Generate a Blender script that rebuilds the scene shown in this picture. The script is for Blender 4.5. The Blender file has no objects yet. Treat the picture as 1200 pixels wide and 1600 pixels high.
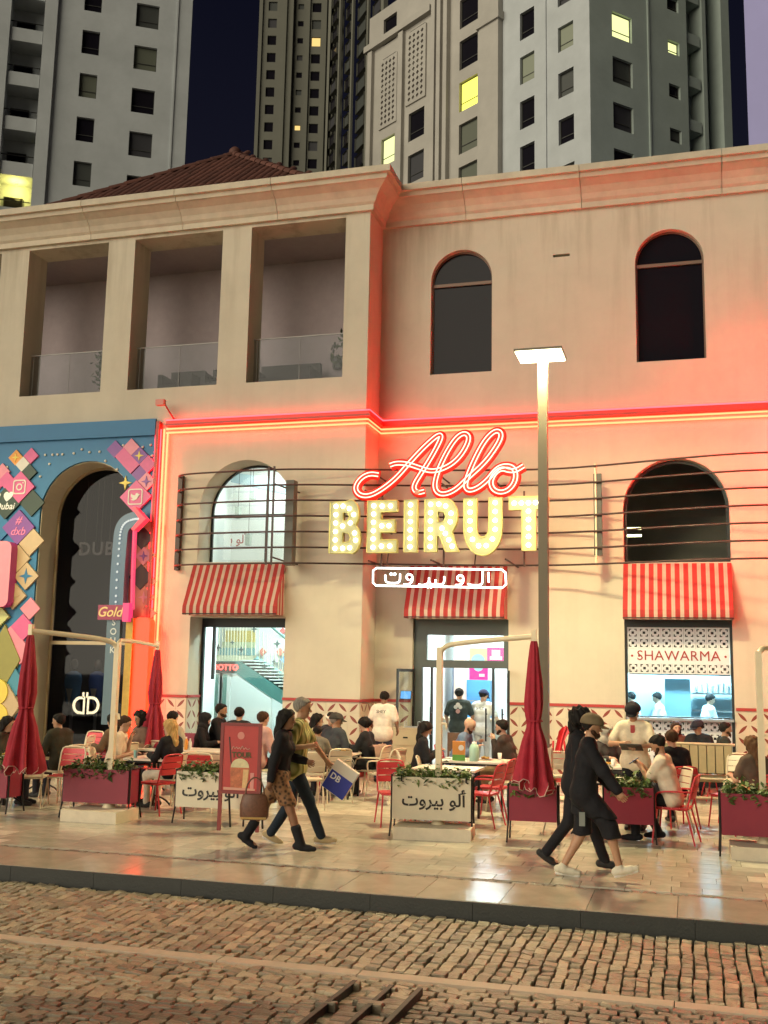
import bpy, math, random
import numpy as np
from mathutils import Vector, Matrix
from mathutils.geometry import tessellate_polygon
random.seed(7); RNG = np.random.default_rng(7)
rad = math.radians
scene = bpy.context.scene
col = scene.collection

# ---------------------------------------------------------------- camera
FPX, YAW, PITCH, ROLL, HC = 1650., rad(16.1), rad(8.68), rad(1.08), 2.1
cy_, sy_ = math.cos(YAW), math.sin(YAW)
Fv = Vector((-sy_*math.cos(PITCH), cy_*math.cos(PITCH), math.sin(PITCH)))
r0 = Vector((cy_, sy_, 0)); u0 = r0.cross(Fv)
Rv = math.cos(ROLL)*r0 + math.sin(ROLL)*u0
Uv = -math.sin(ROLL)*r0 + math.cos(ROLL)*u0
cam = bpy.data.cameras.new('camera'); cam.sensor_width = 36; cam.lens = FPX*36/1600
cam.clip_start = .1; cam.clip_end = 1500
camo = bpy.data.objects.new('camera', cam); col.objects.link(camo)
camo.matrix_world = Matrix(((Rv.x, Uv.x, -Fv.x, 0), (Rv.y, Uv.y, -Fv.y, 0), (Rv.z, Uv.z, -Fv.z, HC), (0, 0, 0, 1)))
scene.camera = camo

def at(px, py, Y):            # measuring aid: photo position -> point on the vertical plane at depth Y
    d = (px-600)*Rv - (py-800)*Uv + FPX*Fv
    return Vector((0, 0, HC)) + d*(Y/d.y)
def ax(px, Y, py=1160): return at(px, py, Y).x

# ---------------------------------------------------------------- world, sun, exposure
w = bpy.data.worlds.new('World'); scene.world = w; w.use_nodes = True
nt = w.node_tree; bg = nt.nodes['Background']
SUN_EL, SUN_AZ = rad(11), rad(214)   # azimuth measured from +Y towards +X
# clear night sky: navy, a touch paler towards the horizon with the glow of the city
tcw = nt.nodes.new('ShaderNodeTexCoord'); sxw = nt.nodes.new('ShaderNodeSeparateXYZ'); rw = nt.nodes.new('ShaderNodeValToRGB')
nt.links.new(tcw.outputs['Generated'], sxw.inputs[0]); nt.links.new(sxw.outputs[2], rw.inputs[0]); nt.links.new(rw.outputs[0], bg.inputs[0])
rw.color_ramp.elements[0].position = .15; rw.color_ramp.elements[0].color = (.011, .011, .019, 1)
rw.color_ramp.elements[1].position = .7; rw.color_ramp.elements[1].color = (.0012, .0016, .0062, 1)
bg.inputs[1].default_value = 1.0
sl = bpy.data.lights.new('city_glow_sun', 'SUN'); sl.energy = 3.0; sl.angle = rad(60); sl.color = (1, .90, .70)
so = bpy.data.objects.new('city_glow_sun', sl); col.objects.link(so)
sd = Vector((math.sin(SUN_AZ)*math.cos(SUN_EL), math.cos(SUN_AZ)*math.cos(SUN_EL), math.sin(SUN_EL)))
so.rotation_euler = sd.to_track_quat('Z', 'Y').to_euler()
scene.view_settings.view_transform = 'Standard'; scene.view_settings.look = 'None'
scene.view_settings.exposure = 0.22; scene.view_settings.gamma = 1
scene.view_settings.use_curve_mapping = False
cyc = scene.cycles
cyc.use_denoising = True; cyc.max_bounces = 6; cyc.diffuse_bounces = 3; cyc.glossy_bounces = 3
cyc.transparent_max_bounces = 12; cyc.sample_clamp_indirect = 4; cyc.sample_clamp_direct = 0
cyc.caustics_reflective = False; cyc.caustics_refractive = False

# ---------------------------------------------------------------- materials
MATS = {}
def M(name, c, rough=.6, metal=0, var=0, vs=5, bump=0, bs=40, rnd=0, stretch=None, spec=.5, tone=0, rvar=0):
    if name in MATS: return MATS[name]
    m = bpy.data.materials.new(name); m.use_nodes = True; MATS[name] = m
    t = m.node_tree; N = t.nodes.new; L = t.links.new
    b = t.nodes['Principled BSDF']
    b.inputs['Base Color'].default_value = (*c, 1); b.inputs['Roughness'].default_value = rough
    b.inputs['Metallic'].default_value = metal; b.inputs['Specular IOR Level'].default_value = spec
    tc = N('ShaderNodeTexCoord'); vec = tc.outputs['Object']
    if stretch:
        mp = N('ShaderNodeMapping'); L(vec, mp.inputs[0]); mp.inputs['Scale'].default_value = stretch; vec = mp.outputs[0]
    fac = None
    def mul(a, bb):
        if a is None: return bb
        k = N('ShaderNodeMath'); k.operation = 'MULTIPLY'; L(a, k.inputs[0]); L(bb, k.inputs[1]); return k.outputs[0]
    def rng(src, lo, hi, a=0, z=1):
        k = N('ShaderNodeMapRange'); L(src, k.inputs[0]); k.inputs[1].default_value = a; k.inputs[2].default_value = z
        k.inputs[3].default_value = lo; k.inputs[4].default_value = hi; return k.outputs[0]
    if var:
        n = N('ShaderNodeTexNoise'); n.inputs['Scale'].default_value = vs; n.inputs['Detail'].default_value = 6
        n.inputs['Roughness'].default_value = .65; L(vec, n.inputs['Vector'])
        fac = mul(fac, rng(n.outputs[0], 1-var, 1+var, .25, .75))
        if rvar: L(rng(n.outputs[0], rough-rvar, rough+rvar, .3, .7), b.inputs['Roughness'])
    if rnd:
        oi = N('ShaderNodeObjectInfo'); fac = mul(fac, rng(oi.outputs['Random'], 1-rnd, 1+rnd))
    if tone:
        at_ = N('ShaderNodeAttribute'); at_.attribute_name = 'tone'
        fac = mul(fac, rng(at_.outputs['Fac'], 1-tone, 1+tone))
    if fac is not None:
        mx = N('ShaderNodeMix'); mx.data_type = 'RGBA'; mx.blend_type = 'MULTIPLY'; mx.inputs[0].default_value = 1
        mx.inputs[6].default_value = (*c, 1); L(fac, mx.inputs[7]); L(mx.outputs[2], b.inputs['Base Color'])
    if bump:
        n = N('ShaderNodeTexNoise'); n.inputs['Scale'].default_value = bs; n.inputs['Detail'].default_value = 5; L(vec, n.inputs['Vector'])
        bp = N('ShaderNodeBump'); bp.inputs['Strength'].default_value = bump; bp.inputs['Distance'].default_value = .02
        L(n.outputs[0], bp.inputs['Height']); L(bp.outputs[0], b.inputs['Normal'])
    return m
def EM(name, c, s):
    if name in MATS: return MATS[name]
    m = bpy.data.materials.new(name); m.use_nodes = True; MATS[name] = m
    t = m.node_tree; b = t.nodes['Principled BSDF']
    b.inputs['Base Color'].default_value = (.02, .02, .02, 1); b.inputs['Emission Color'].default_value = (*c, 1)
    b.inputs['Emission Strength'].default_value = s; b.inputs['Roughness'].default_value = .4
    return m
def GLASS(name, tint=(1, 1, 1), ior=1.45, rough=.02, amount=1.0):
    m = bpy.data.materials.new(name); m.use_nodes = True; MATS[name] = m
    t = m.node_tree; t.nodes.clear(); N = t.nodes.new
    o = N('ShaderNodeOutputMaterial'); tr = N('ShaderNodeBsdfTransparent'); gl = N('ShaderNodeBsdfGlossy')
    tr.inputs[0].default_value = (*tint, 1); gl.inputs['Roughness'].default_value = rough
    lw = N('ShaderNodeLayerWeight'); lw.inputs[0].default_value = .5; pw = N('ShaderNodeMath'); pw.operation = 'POWER'; pw.inputs[1].default_value = 4.5
    fr = N('ShaderNodeMath'); fr.operation = 'MULTIPLY_ADD'; fr.inputs[1].default_value = .9; fr.inputs[2].default_value = ((ior-1)/(ior+1))**2; mx = N('ShaderNodeMixShader')
    t.links.new(lw.outputs['Facing'], pw.inputs[0]); t.links.new(pw.outputs[0], fr.inputs[0])
    t.links.new(fr.outputs[0], mx.inputs[0]); t.links.new(tr.outputs[0], mx.inputs[1]); t.links.new(gl.outputs[0], mx.inputs[2])
    t.links.new(mx.outputs[0], o.inputs[0]); return m

def stucco(name, c, stain=.25):
    m = M(name, c, rough=.85, var=.07, vs=1.2, bump=.25, bs=90, spec=.2)
    t = m.node_tree; N = t.nodes.new; L = t.links.new; b = t.nodes['Principled BSDF']
    src = b.inputs['Base Color'].links[0].from_socket
    tc = N('ShaderNodeTexCoord'); mp = N('ShaderNodeMapping'); mp.inputs['Scale'].default_value = (1.5, 1.5, .14)
    L(tc.outputs['Object'], mp.inputs[0])
    n = N('ShaderNodeTexNoise'); n.inputs['Scale'].default_value = 1.6; n.inputs['Detail'].default_value = 7; n.inputs['Roughness'].default_value = .6
    L(mp.outputs[0], n.inputs[0])
    # rain streaks: strongest right under the cornice (z about 12.3) and fading within two metres
    sx = N('ShaderNodeSeparateXYZ'); L(tc.outputs['Object'], sx.inputs[0])
    zr = N('ShaderNodeMapRange'); L(sx.outputs[2], zr.inputs[0]); zr.inputs[1].default_value = 9.6; zr.inputs[2].default_value = 12.3
    zr.inputs[3].default_value = .18; zr.inputs[4].default_value = 1
    nr = N('ShaderNodeMapRange'); L(n.outputs[0], nr.inputs[0]); nr.inputs[1].default_value = .48; nr.inputs[2].default_value = .68
    k = N('ShaderNodeMath'); k.operation = 'MULTIPLY'; L(zr.outputs[0], k.inputs[0]); L(nr.outputs[0], k.inputs[1])
    k2 = N('ShaderNodeMath'); k2.operation = 'MULTIPLY'; L(k.outputs[0], k2.inputs[0]); k2.inputs[1].default_value = stain*2
    mx = N('ShaderNodeMix'); mx.data_type = 'RGBA'; L(k2.outputs[0], mx.inputs[0]); L(src, mx.inputs[6])
    mx.inputs[7].default_value = (c[0]*.45, c[1]*.4, c[2]*.33, 1); L(mx.outputs[2], b.inputs['Base Color'])
    return m

WALL = stucco('wall_stucco', (.58, .52, .415), .26)
CORN = M('cornice_stone', (.55, .48, .37), .8, var=.14, vs=3, bump=.2, bs=60, rnd=.06)
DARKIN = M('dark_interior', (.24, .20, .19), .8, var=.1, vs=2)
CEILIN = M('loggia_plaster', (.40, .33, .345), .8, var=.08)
FRAME = M('dark_metal_frame', (.025, .03, .032), .45, .3)
FRAMEG = M('door_frame_paint', (.07, .085, .08), .5)
WHITE = M('white_paint', (.78, .80, .78), .5, var=.03)
CREAM = M('cream_metal', (.72, .62, .42), .42, .1, var=.05, vs=9)
BEIGECH = M('beige_chair_metal', (.74, .66, .48), .4, .1)
REDCH = M('red_chair_metal', (.55, .035, .045), .35, .1)
REDCLOTH = M('red_canvas', (.34, .012, .03), .75, var=.2, vs=9, bump=.45, bs=14)
MAROON = M('maroon_metal', (.22, .012, .035), .5, var=.06, vs=4)
BLACKM = M('black_metal', (.012, .012, .012), .45, .4)
PLWHITE = M('white_planter_metal', (.66, .60, .45), .5, var=.05, vs=5)
SLABM = M('base_slab', (.66, .58, .44), .65, var=.1, vs=7, bump=.1)
TABLEM = M('table_top', (.82, .76, .62), .3, var=.04)
TILEW = M('cream_tile', (.60, .52, .39), .3, rnd=.05)
TILER = M('tile_petal', (.21, .035, .02), .35)
REDTRIM = M('red_trim', (.36, .03, .025), .5)
AWR = M('awning_red', (.34, .025, .022), .8, var=.08, vs=8)
AWW = M('awning_white', (.47, .35, .28), .8, var=.08, vs=8)
GLASSM = GLASS('window_glass', (.93, .97, .96), 1.35)
DGLASS = GLASS('dark_glass', (.55, .55, .58), 1.28)
BLACKG = M('black_glass', (.010, .009, .013), .08, spec=.10)
STEEL = M('brushed_steel', (.45, .48, .5), .35, .9)
WOOD = M('brown_wood', (.10, .045, .02), .5, var=.25, vs=12)

# ---------------------------------------------------------------- geometry helpers
W = {}
def register(o, parent):
    m = Matrix.Translation(o.location) @ o.rotation_euler.to_matrix().to_4x4()
    W[o.name] = (W[parent.name] @ m) if parent else m
def link(name, me, parent=None, loc=(0, 0, 0), rot=(0, 0, 0)):
    o = bpy.data.objects.new(name, me); col.objects.link(o); o.location = loc; o.rotation_euler = rot
    if parent: o.parent = parent
    register(o, parent); return o
def thing(name, label, cat, loc=(0, 0, 0), rz=0, group=None, me=None):
    o = link(name, me, None, loc, (0, 0, rz)); tag(o, label, cat, group); return o
def tag(o, label, cat, group=None, kind=None):
    o['label'] = label; o['category'] = cat
    if group: o['group'] = group
    o['kind'] = kind or 'thing'
    return o
def structure(o): o['kind'] = 'structure'; return o
def stuff(o): o['kind'] = 'stuff'; return o
def copy_tree(o, parent=None, loc=None, rz=None):
    c = o.copy(); col.objects.link(c)
    if parent: c.parent = parent
    if loc is not None: c.location = loc
    if rz is not None: c.rotation_euler = (0, 0, rz)
    register(c, parent)
    for ch in KIDS.get(o.name, list(o.children)): copy_tree(ch, c)
    return c
KIDS = {}
def retag(o, label, cat=None, group=None):
    o['label'] = label
    if cat: o['category'] = cat
    if group: o['group'] = group
    return o

class MB:
    def __init__(s): s.v = []; s.f = []; s.m = []; s.sm = []
    def add(s, vs, fs, mi=0, smooth=False):
        n = len(s.v); s.v.extend([tuple(p) for p in vs])
        for f in fs: s.f.append(tuple(i+n for i in f)); s.m.append(mi); s.sm.append(smooth)
        return s
    def box(s, x0, x1, y0, y1, z0, z1, mi=0, mat=None):
        v = [(x, y, z) for z in (z0, z1) for y in (y0, y1) for x in (x0, x1)]
        if mat: v = [mat @ Vector(p) for p in v]
        return s.add(v, [(0, 2, 3, 1), (4, 5, 7, 6), (0, 1, 5, 4), (2, 6, 7, 3), (0, 4, 6, 2), (1, 3, 7, 5)], mi)
    def cbox(s, c, d, mi=0, rot=None):
        m = Matrix.Translation(c) @ (rot.to_4x4() if rot else Matrix())
        return s.box(-d[0]/2, d[0]/2, -d[1]/2, d[1]/2, -d[2]/2, d[2]/2, mi, m)
    def tube(s, pts, r, n=6, mi=0, closed=False, flat=None, up=None, smooth=True):
        P = [Vector(p) for p in pts]; k = len(P)
        R = r if isinstance(r, (list, tuple)) else [r]*k
        vs = []; prev = None
        for i in range(k):
            a = P[(i-1) % k] if (closed or i > 0) else P[i]; b = P[(i+1) % k] if (closed or i < k-1) else P[i]
            t = (b-a)
            t = t.normalized() if t.length > 1e-9 else Vector((0, 0, 1))
            if up is not None: nn = Vector(up)
            elif prev is None:
                nn = Vector((0, 0, 1)) if abs(t.z) < .9 else Vector((0, 1, 0))
            else: nn = prev
            nn = (nn - t*nn.dot(t)); nn = nn.normalized() if nn.length > 1e-6 else t.orthogonal().normalized()
            prev = nn; bb = t.cross(nn)
            for j in range(n):
                q = 2*math.pi*j/n
                vs.append(P[i] + nn*(math.cos(q)*(flat if flat else R[i])) + bb*(math.sin(q)*R[i]))
        fs = []
        for i in range(k if closed else k-1):
            for j in range(n):
                i2 = (i+1) % k; j2 = (j+1) % n
                fs.append((i*n+j, i*n+j2, i2*n+j2, i2*n+j))
        s.add(vs, fs, mi, smooth)
        if not closed:
            s.add(vs[:n], [tuple(range(n-1, -1, -1))], mi); s.add(vs[-n:], [tuple(range(n))], mi)
        return s
    def cyl(s, a, b, r, n=10, mi=0, r2=None): return s.tube([a, b], [r, r if r2 is None else r2], n, mi)
    def lathe(s, c, prof, n=16, mi=0, smooth=True):
        vs = [(c[0]+r*math.cos(2*math.pi*j/n), c[1]+r*math.sin(2*math.pi*j/n), c[2]+z) for r, z in prof for j in range(n)]
        fs = [(i*n+j, i*n+(j+1) % n, (i+1)*n+(j+1) % n, (i+1)*n+j) for i in range(len(prof)-1) for j in range(n)]
        s.add(vs, fs, mi, smooth)
        s.add(vs[-n:], [tuple(range(n))], mi); s.add(vs[:n], [tuple(range(n-1, -1, -1))], mi); return s
    def ell(s, c, r, n=10, m=6, mi=0, rot=None):
        vs = []; fs = []
        for i in range(m+1):
            ph = math.pi*i/m
            for j in range(n):
                th = 2*math.pi*j/n
                p = Vector((r[0]*math.sin(ph)*math.cos(th), r[1]*math.sin(ph)*math.sin(th), -r[2]*math.cos(ph)))
                if rot: p = rot @ p
                vs.append(Vector(c)+p)
        for i in range(m):
            for j in range(n): fs.append((i*n+j, i*n+(j+1) % n, (i+1)*n+(j+1) % n, (i+1)*n+j))
        return s.add(vs, fs, mi, True)
    def fill(s, outer, holes, y0, y1, mi=0, side=None, T=None):
        """plate in the x,z plane (front at y0, back at y1) with holes; T maps (x,y,z) to place"""
        polys = [outer]+list(holes)
        flat = [p for q in polys for p in q]
        tris = tessellate_polygon([[Vector((p[0], p[1], 0)) for p in q] for q in polys])
        f3 = lambda p, y: (T((p[0], y, p[1])) if T else (p[0], y, p[1]))
        n = len(flat)
        def area(t): a, b, c = (flat[i] for i in t); return (b[0]-a[0])*(c[1]-a[1])-(b[1]-a[1])*(c[0]-a[0])
        tr = [t if area(t) > 0 else (t[0], t[2], t[1]) for t in tris if abs(area(t)) > 1e-10]
        s.add([f3(p, y0) for p in flat], tr, mi)                     # faces -Y
        s.add([f3(p, y1) for p in flat], [(a, c, b) for a, b, c in tr], mi)
        for qi, q in enumerate(polys):
            k = len(q); ar = sum(q[i][0]*q[(i+1) % k][1]-q[(i+1) % k][0]*q[i][1] for i in range(k))
            vs = [f3(p, y0) for p in q]+[f3(p, y1) for p in q]
            fl = (ar > 0) == (qi == 0)
            fs = [((i, i+k, (i+1) % k+k, (i+1) % k) if fl else (i, (i+1) % k, (i+1) % k+k, i+k)) for i in range(k)]
            s.add(vs, fs, mi if side is None else side)
        return s
    def grid(s, G, mi=0, closed=False, smooth=True):
        nr = len(G); nc = len(G[0]); vs = [p for row in G for p in row]
        fs = [(i*nc+j, i*nc+(j+1) % nc, (i+1)*nc+(j+1) % nc, (i+1)*nc+j) for i in range(nr-1) for j in range(nc if closed else nc-1)]
        return s.add(vs, fs, mi, smooth)
    def mesh(s, name, mats, inv=None):
        me = bpy.data.meshes.new(name)
        v = s.v if inv is None else [tuple(inv @ Vector(p)) for p in s.v]
        me.from_pydata(v, [], s.f)
        for m in (mats if isinstance(mats, (list, tuple)) else [mats]): me.materials.append(m)
        me.polygons.foreach_set('material_index', s.m); me.polygons.foreach_set('use_smooth', s.sm)
        me.update(); return me
    def build(s, name, mats, parent=None, world=False):
        inv = W[parent.name].inverted() if (parent and world) else None
        return link(name, s.mesh(name, mats, inv), parent)
    def wb(s, name, mats, parent): return s.build(name, mats, parent, True)
def B(x0, x1, y0, y1, z0, z1): return MB().box(x0, x1, y0, y1, z0, z1)

def rect(x0, x1, z0, z1): return [(x0, z0), (x1, z0), (x1, z1), (x0, z1)]
def arch(x0, x1, z0, zs, n=20):
    c = (x0+x1)/2; r = (x1-x0)/2
    return [(x0, z0), (x1, z0)] + [(c+r*math.cos(math.pi*i/n), zs+r*math.sin(math.pi*i/n)) for i in range(n+1)]
def offs(pts, d):
    P = [Vector(p) for p in pts]; out = []
    for i in range(len(P)):
        a = P[max(i-1, 0)]; b = P[min(i+1, len(P)-1)]; t = (b-a).normalized(); out.append((P[i].x-t.y*d, P[i].y+t.x*d))
    return out
def smoothc(pts, it=3):
    P = [Vector(p) for p in pts]
    for _ in range(it):
        Q = [P[0]]
        for i in range(len(P)-1): Q += [P[i]*.75+P[i+1]*.25, P[i]*.25+P[i+1]*.75]
        P = Q+[P[-1]]
    return [tuple(p) for p in P]

# lettering: text curves turned into meshes once, before the scene fills up
def text_mesh(body, size, mat, extrude=.004, off=0, shear=0, align='CENTER', spacing=1):
    c = bpy.data.curves.new('lettering', 'FONT'); c.body = body; c.size = size; c.extrude = extrude; c.offset = off
    c.shear = shear; c.align_x = align; c.align_y = 'CENTER'; c.resolution_u = 3; c.space_character = spacing
    o = bpy.data.objects.new('lettering', c); col.objects.link(o)
    dg = bpy.context.evaluated_depsgraph_get()
    me = bpy.data.meshes.new_from_object(o.evaluated_get(dg)); bpy.data.objects.remove(o)
    me.materials.clear(); me.materials.append(mat)
    return me
BLACKP = M('black_print', (.015, .012, .01), .5); WHITEP = M('white_print', (.8, .8, .78), .5); REDP = M('red_print', (.34, .04, .04), .5)
PINKP = M('pink_print', (.75, .2, .4), .5); GOLDP = M('gold_print', (.75, .55, .25), .5)
# Arabic in presentation forms, stored in visual order (left to right on the surface)
AR = '\uFE95\uFEED\uFEAE\uFEF4\uFE91 \uFEEE\uFEDF\u0623'
TX = dict(arab=text_mesh(AR, .34, BLACKP, .003, .006), arabred=text_mesh(AR, .85, REDP, .003, .006),
          shaw=text_mesh('SHAWARMA', .30, REDP, .006, 0, spacing=1.05), dub=text_mesh('DUB', .46, M('grey_letter', (.55, .52, .5), .5), .03, .008, spacing=1.15),
          so=text_mesh('S\nO\nU\nK', .20, M('pale_letter', (.6, .65, .68), .5), .004, .002), gold=text_mesh('Gold', .30, GOLDP, .004, .004, .3),
          dxb=text_mesh('#\ndxb', .26, PINKP, .003, .003, .3), ild=text_mesh('I \u2665\nDubai', .22, WHITEP, .003, .003, .25),
          hotto=text_mesh('DOTTO', .2, EM('red_led', (1, .05, .04), 6), .004, .004), bag=text_mesh('DB', .13, WHITEP, .001, .003),
          tour=text_mesh('TOUR', .10, M('dark_olive_print', (.08, .07, .02), .6), .001, .003),           shirt=text_mesh('SHEY', .085, BLACKP, .001, .001))
def put_text(key, name, parent, loc, rz=0, rx=90, s=1):
    """text lies in its x,y plane; stand it up to face -Y"""
    o = link(name, TX[key], parent, (0, 0, 0))
    m = Matrix.Translation(loc) @ Matrix.Rotation(rz, 4, 'Z') @ Matrix.Rotation(rad(rx), 4, 'X') @ Matrix.Scale(s, 4)
    o.matrix_local = (W[parent.name].inverted() if parent else Matrix()) @ m
    return o

# ================================================================ GROUND
ASPH = M('road_bed', (.035, .030, .026), .9, var=.2, vs=6, bump=.5, bs=60)
COB = M('cobble_granite', (.25, .205, .135), .42, var=.34, vs=16, bump=.55, bs=55, tone=.40, rnd=.30, rvar=.14)
PAVE = M('paving_stone', (.62, .565, .45), .17, var=.12, vs=5, tone=.22, rnd=.16, bump=.015, bs=40, rvar=.06)
PAVEBED = M('paving_bed', (.18, .14, .10), .8)
KERBM = M('kerb_stone_shaded', (.028, .03, .026), .6, var=.15, vs=6, bump=.2)  # shade on the kerb face put into this near-black colour
SLABG = M('polished_edge_slab', (.46, .40, .31), .16, var=.12, vs=3, rnd=.10, rvar=.08)
STRIP = M('concrete_strip', (.50, .41, .31), .6, var=.1, vs=6, bump=.15)
YK, YD = 10.2, 11.22
ground = structure(B(-400, 400, -300, 500, -.6, -.30).build('ground', M('far_ground', (.06, .05, .045), .9)))
road = structure(B(-60, 60, -14, YK-.05, -.29, -.192).build('road', ASPH))
def cobble(cx, cy, lx, ly, z, rng, top=None):
    """a rough stone: skirt, shoulder, crown; 8 points a ring"""
    vs = []
    a0 = rng.uniform(-.06, .06); ca, sa = math.cos(a0), math.sin(a0)
    base = [(-1, -.84), (-.88, -1), (.88, -1), (1, -.84), (1, .84), (.88, 1), (-.88, 1), (-1, .84)]
    jit = rng.uniform(.93, 1.04, 8); tx, ty = rng.uniform(-.13, .13, 2)
    for sc, zz in ((1, -.05), (1, -.006), (.92, .005)):
        for k, (a, b) in enumerate(base):
            x = a*lx/2*sc*jit[k]; y = b*ly/2*sc*jit[k]
            vs.append((cx+x*ca-y*sa, cy+x*sa+y*ca, z+zz+(x*tx+y*ty if zz > -.04 else 0)+(rng.uniform(-.003, .003) if zz > 0 else 0)))
    vs.append((cx, cy, z+.006+rng.uniform(-.004, .004)))
    fs = [(r*8+i, r*8+(i+1) % 8, (r+1)*8+(i+1) % 8, (r+1)*8+i) for r in (0, 1) for i in range(8)]
    fs += [(16+i, 16+(i+1) % 8, 24) for i in range(8)]
    return vs, fs
ZR = -.15
def road_z(x, y):
    # three shallow steps, the rumble ridges in front of the camera
    z = 0
    for (xa, ya, xb, yb) in RIDGES:
        if y < yb+.02:
            xr = xb+(xa-xb)*(y-yb)/(ya-yb); d = xr-x
            if 0 <= d < .21: z = max(z, .055*(1-d/.21))
    return z
RIDGES = [(-2.47, 5.2, -2.37, 7.69), (-2.19, 5.2, -2.09, 7.67), (-1.95, 5.2, -1.88, 7.67)]
spots = []
x = -10.6
while x < 4.2:
    cw = random.uniform(.098, .118); y = YK-.07-random.uniform(0, .1)
    while y > 8.2:
        l = min(random.uniform(.11, .175), y-8.15)
        wob = .05*math.sin(y*2.1+x*.8)*min(1, max(0, (-x-2.2)/2)) + .006*math.sin(y*5+x*3)
        if l > .06: spots.append((x+cw/2+wob+random.uniform(-.006, .006), y-l/2, cw-.010+random.uniform(-.005, .003), l-.017))
        y -= l
    x += cw
y = 7.97; row = 0
while y > 4.6:
    ly = random.uniform(.085, .11); x = -10.5+random.uniform(0, .15)
    while x < 4.2:
        lx = random.uniform(.10, .20); wob = .03*math.sin(x*1.7+row*.1)*min(1, max(0, (7.8-y)*3))
        spots.append((x+lx/2, y-ly/2+wob, lx-.012, ly-.014)); x += lx
    y -= ly; row += 1
rngc = np.random.default_rng(3)
def vis(x, y):   # metres to the camera, things outside the view pushed back
    v = Vector((x, y, -HC)); d = v.dot(Fv); u = 600+FPX*v.dot(Rv)/max(d, .1); t = 800-FPX*v.dot(Uv)/max(d, .1)
    return d + (0 if (0 < u < 1200 and t < 1600) else 100)
spots.sort(key=lambda s: vis(s[0], s[1]))
variants = []
for k in range(16):
    vs, fs = cobble(0, 0, .115, .086, 0, rngc); m_ = MB(); m_.add(vs, fs, 0, False); variants.append(m_.mesh('cobble', COB))
for (x, yv, lx, ly) in spots[:300]:
    o = link('cobble', random.choice(variants), road, (x, yv, ZR+road_z(x, yv)+random.uniform(-.004, .004)))
    o.scale = (lx/.115, ly/.086, 1)
AV, AF, AT = [], [], []
for (x, yv, lx, ly) in spots[300:]:
    vs, fs = cobble(x, yv, lx, ly, ZR+road_z(x, yv)+rngc.uniform(-.004, .004), rngc)
    n = len(AV); AV += vs; AF += [tuple(i+n for i in f) for f in fs]; AT += [rngc.uniform(0, 1)]*len(vs)
def toned(name, V, F, T, mat, parent):
    me = bpy.data.meshes.new(name); me.from_pydata(V, [], F); me.materials.append(mat)
    a = me.attributes.new('tone', 'FLOAT', 'POINT'); a.data.foreach_set('value', T)
    return stuff(link(name, me, parent))
toned('cobbles', AV, AF, AT, COB, road)
x = -10.5
while x < 4.2:
    l = 1.15; MB().box(x, x+l-.008, 8.0, 8.14, -.19, ZR+.008+random.uniform(-.002, .002)).build('edging_strip', STRIP, road); x += l

structure(B(-60, 60, -14.2, 1.5, -.29, 0).build('opposite_pavement', PAVE))
pave = structure(B(-60, 60, YK+.02, 60, -.29, -.03).build('pavement', PAVEBED))
for (xa, ya, xb, yb) in RIDGES:
    d = Vector((xb-xa, yb-ya, 0)).normalized(); n_ = Vector((d.y, -d.x, 0))*.03
    a, b = Vector((xa, ya, 0)), Vector((xb, yb, 0)); m = MB()
    vs = [p+o_+Vector((0, 0, z)) for z in (-.19, ZR+.058) for p, o_ in ((a, -n_*.6), (b, -n_*.6), (b, n_*.6), (a, n_*.6))]
    m.add(vs, [(0, 1, 2, 3), (7, 6, 5, 4), (0, 4, 5, 1), (1, 5, 6, 2), (2, 6, 7, 3), (3, 7, 4, 0)]); m.build('ridge_edge', KERBM, road)
x = -12
while x < 6:
    B(x, x+.996, YK-.030, YK-.004, -.29, -.006).build('kerb', KERBM, pave); x += 1.0
x = -12.6; slabm = B(-.399, .399, -.49, .49, -.04, 0).mesh('edge_slab', SLABG)
while x < 6:
    link('edge_slab', slabm, pave, (x, YK+.49, random.uniform(-.001, .001))); x += .803
# drain strip of small setts between the polished edge and the paving
x = -12; k = 0; sv = []; 
while x < 5:
    lx = random.uniform(.10, .19); sv.append((x+lx/2, lx)); x += lx
sett = []
for k in range(6):
    vs, fs = cobble(0, 0, .14, .10, 0, rngc); m_ = MB(); m_.add(vs, fs, 0); sett.append(m_.mesh('drain_sett', COB))
for (sx_, lx) in sv:
    o = link('drain_sett', random.choice(sett), pave, (sx_, YK+1.055+random.uniform(-.012, .012), -.012)); o.scale = (lx/.145, .9, .8)
tiles = []
y = YK+1.13; row = 0
while y < 22.6:
    ly = .30; x = -19+random.uniform(0, .5)
    while x < 6:
        lx = random.choice((.30, .45, .45, .60, .60)); tiles.append((x+lx/2, y+ly/2, lx-.006, ly-.006)); x += lx
    y += ly; row += 1
tiles.sort(key=lambda s: vis(s[0], s[1]))
tv = {}
for lx in (.30, .45, .60): tv[round(lx-.006, 3)] = B(-lx/2+.003, lx/2-.003, -.147, .147, -.04, 0).mesh('paving_slab', PAVE)
for (x, yv, lx, ly) in tiles[:300]: link('paving_slab', tv[round(lx, 3)], pave, (x, yv, random.uniform(-.0012, .0012)))
AV, AF, AT = [], [], []
for (x, yv, lx, ly) in tiles[300:]:
    m_ = MB().box(x-lx/2, x+lx/2, yv-ly/2, yv+ly/2, -.04, random.uniform(-.0012, .0012)); n = len(AV)
    AV += m_.v; AF += [tuple(i+n for i in f) for f in m_.f]; AT += [random.random()]*8
toned('paving_slabs', AV, AF, AT, PAVE, pave)

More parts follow.
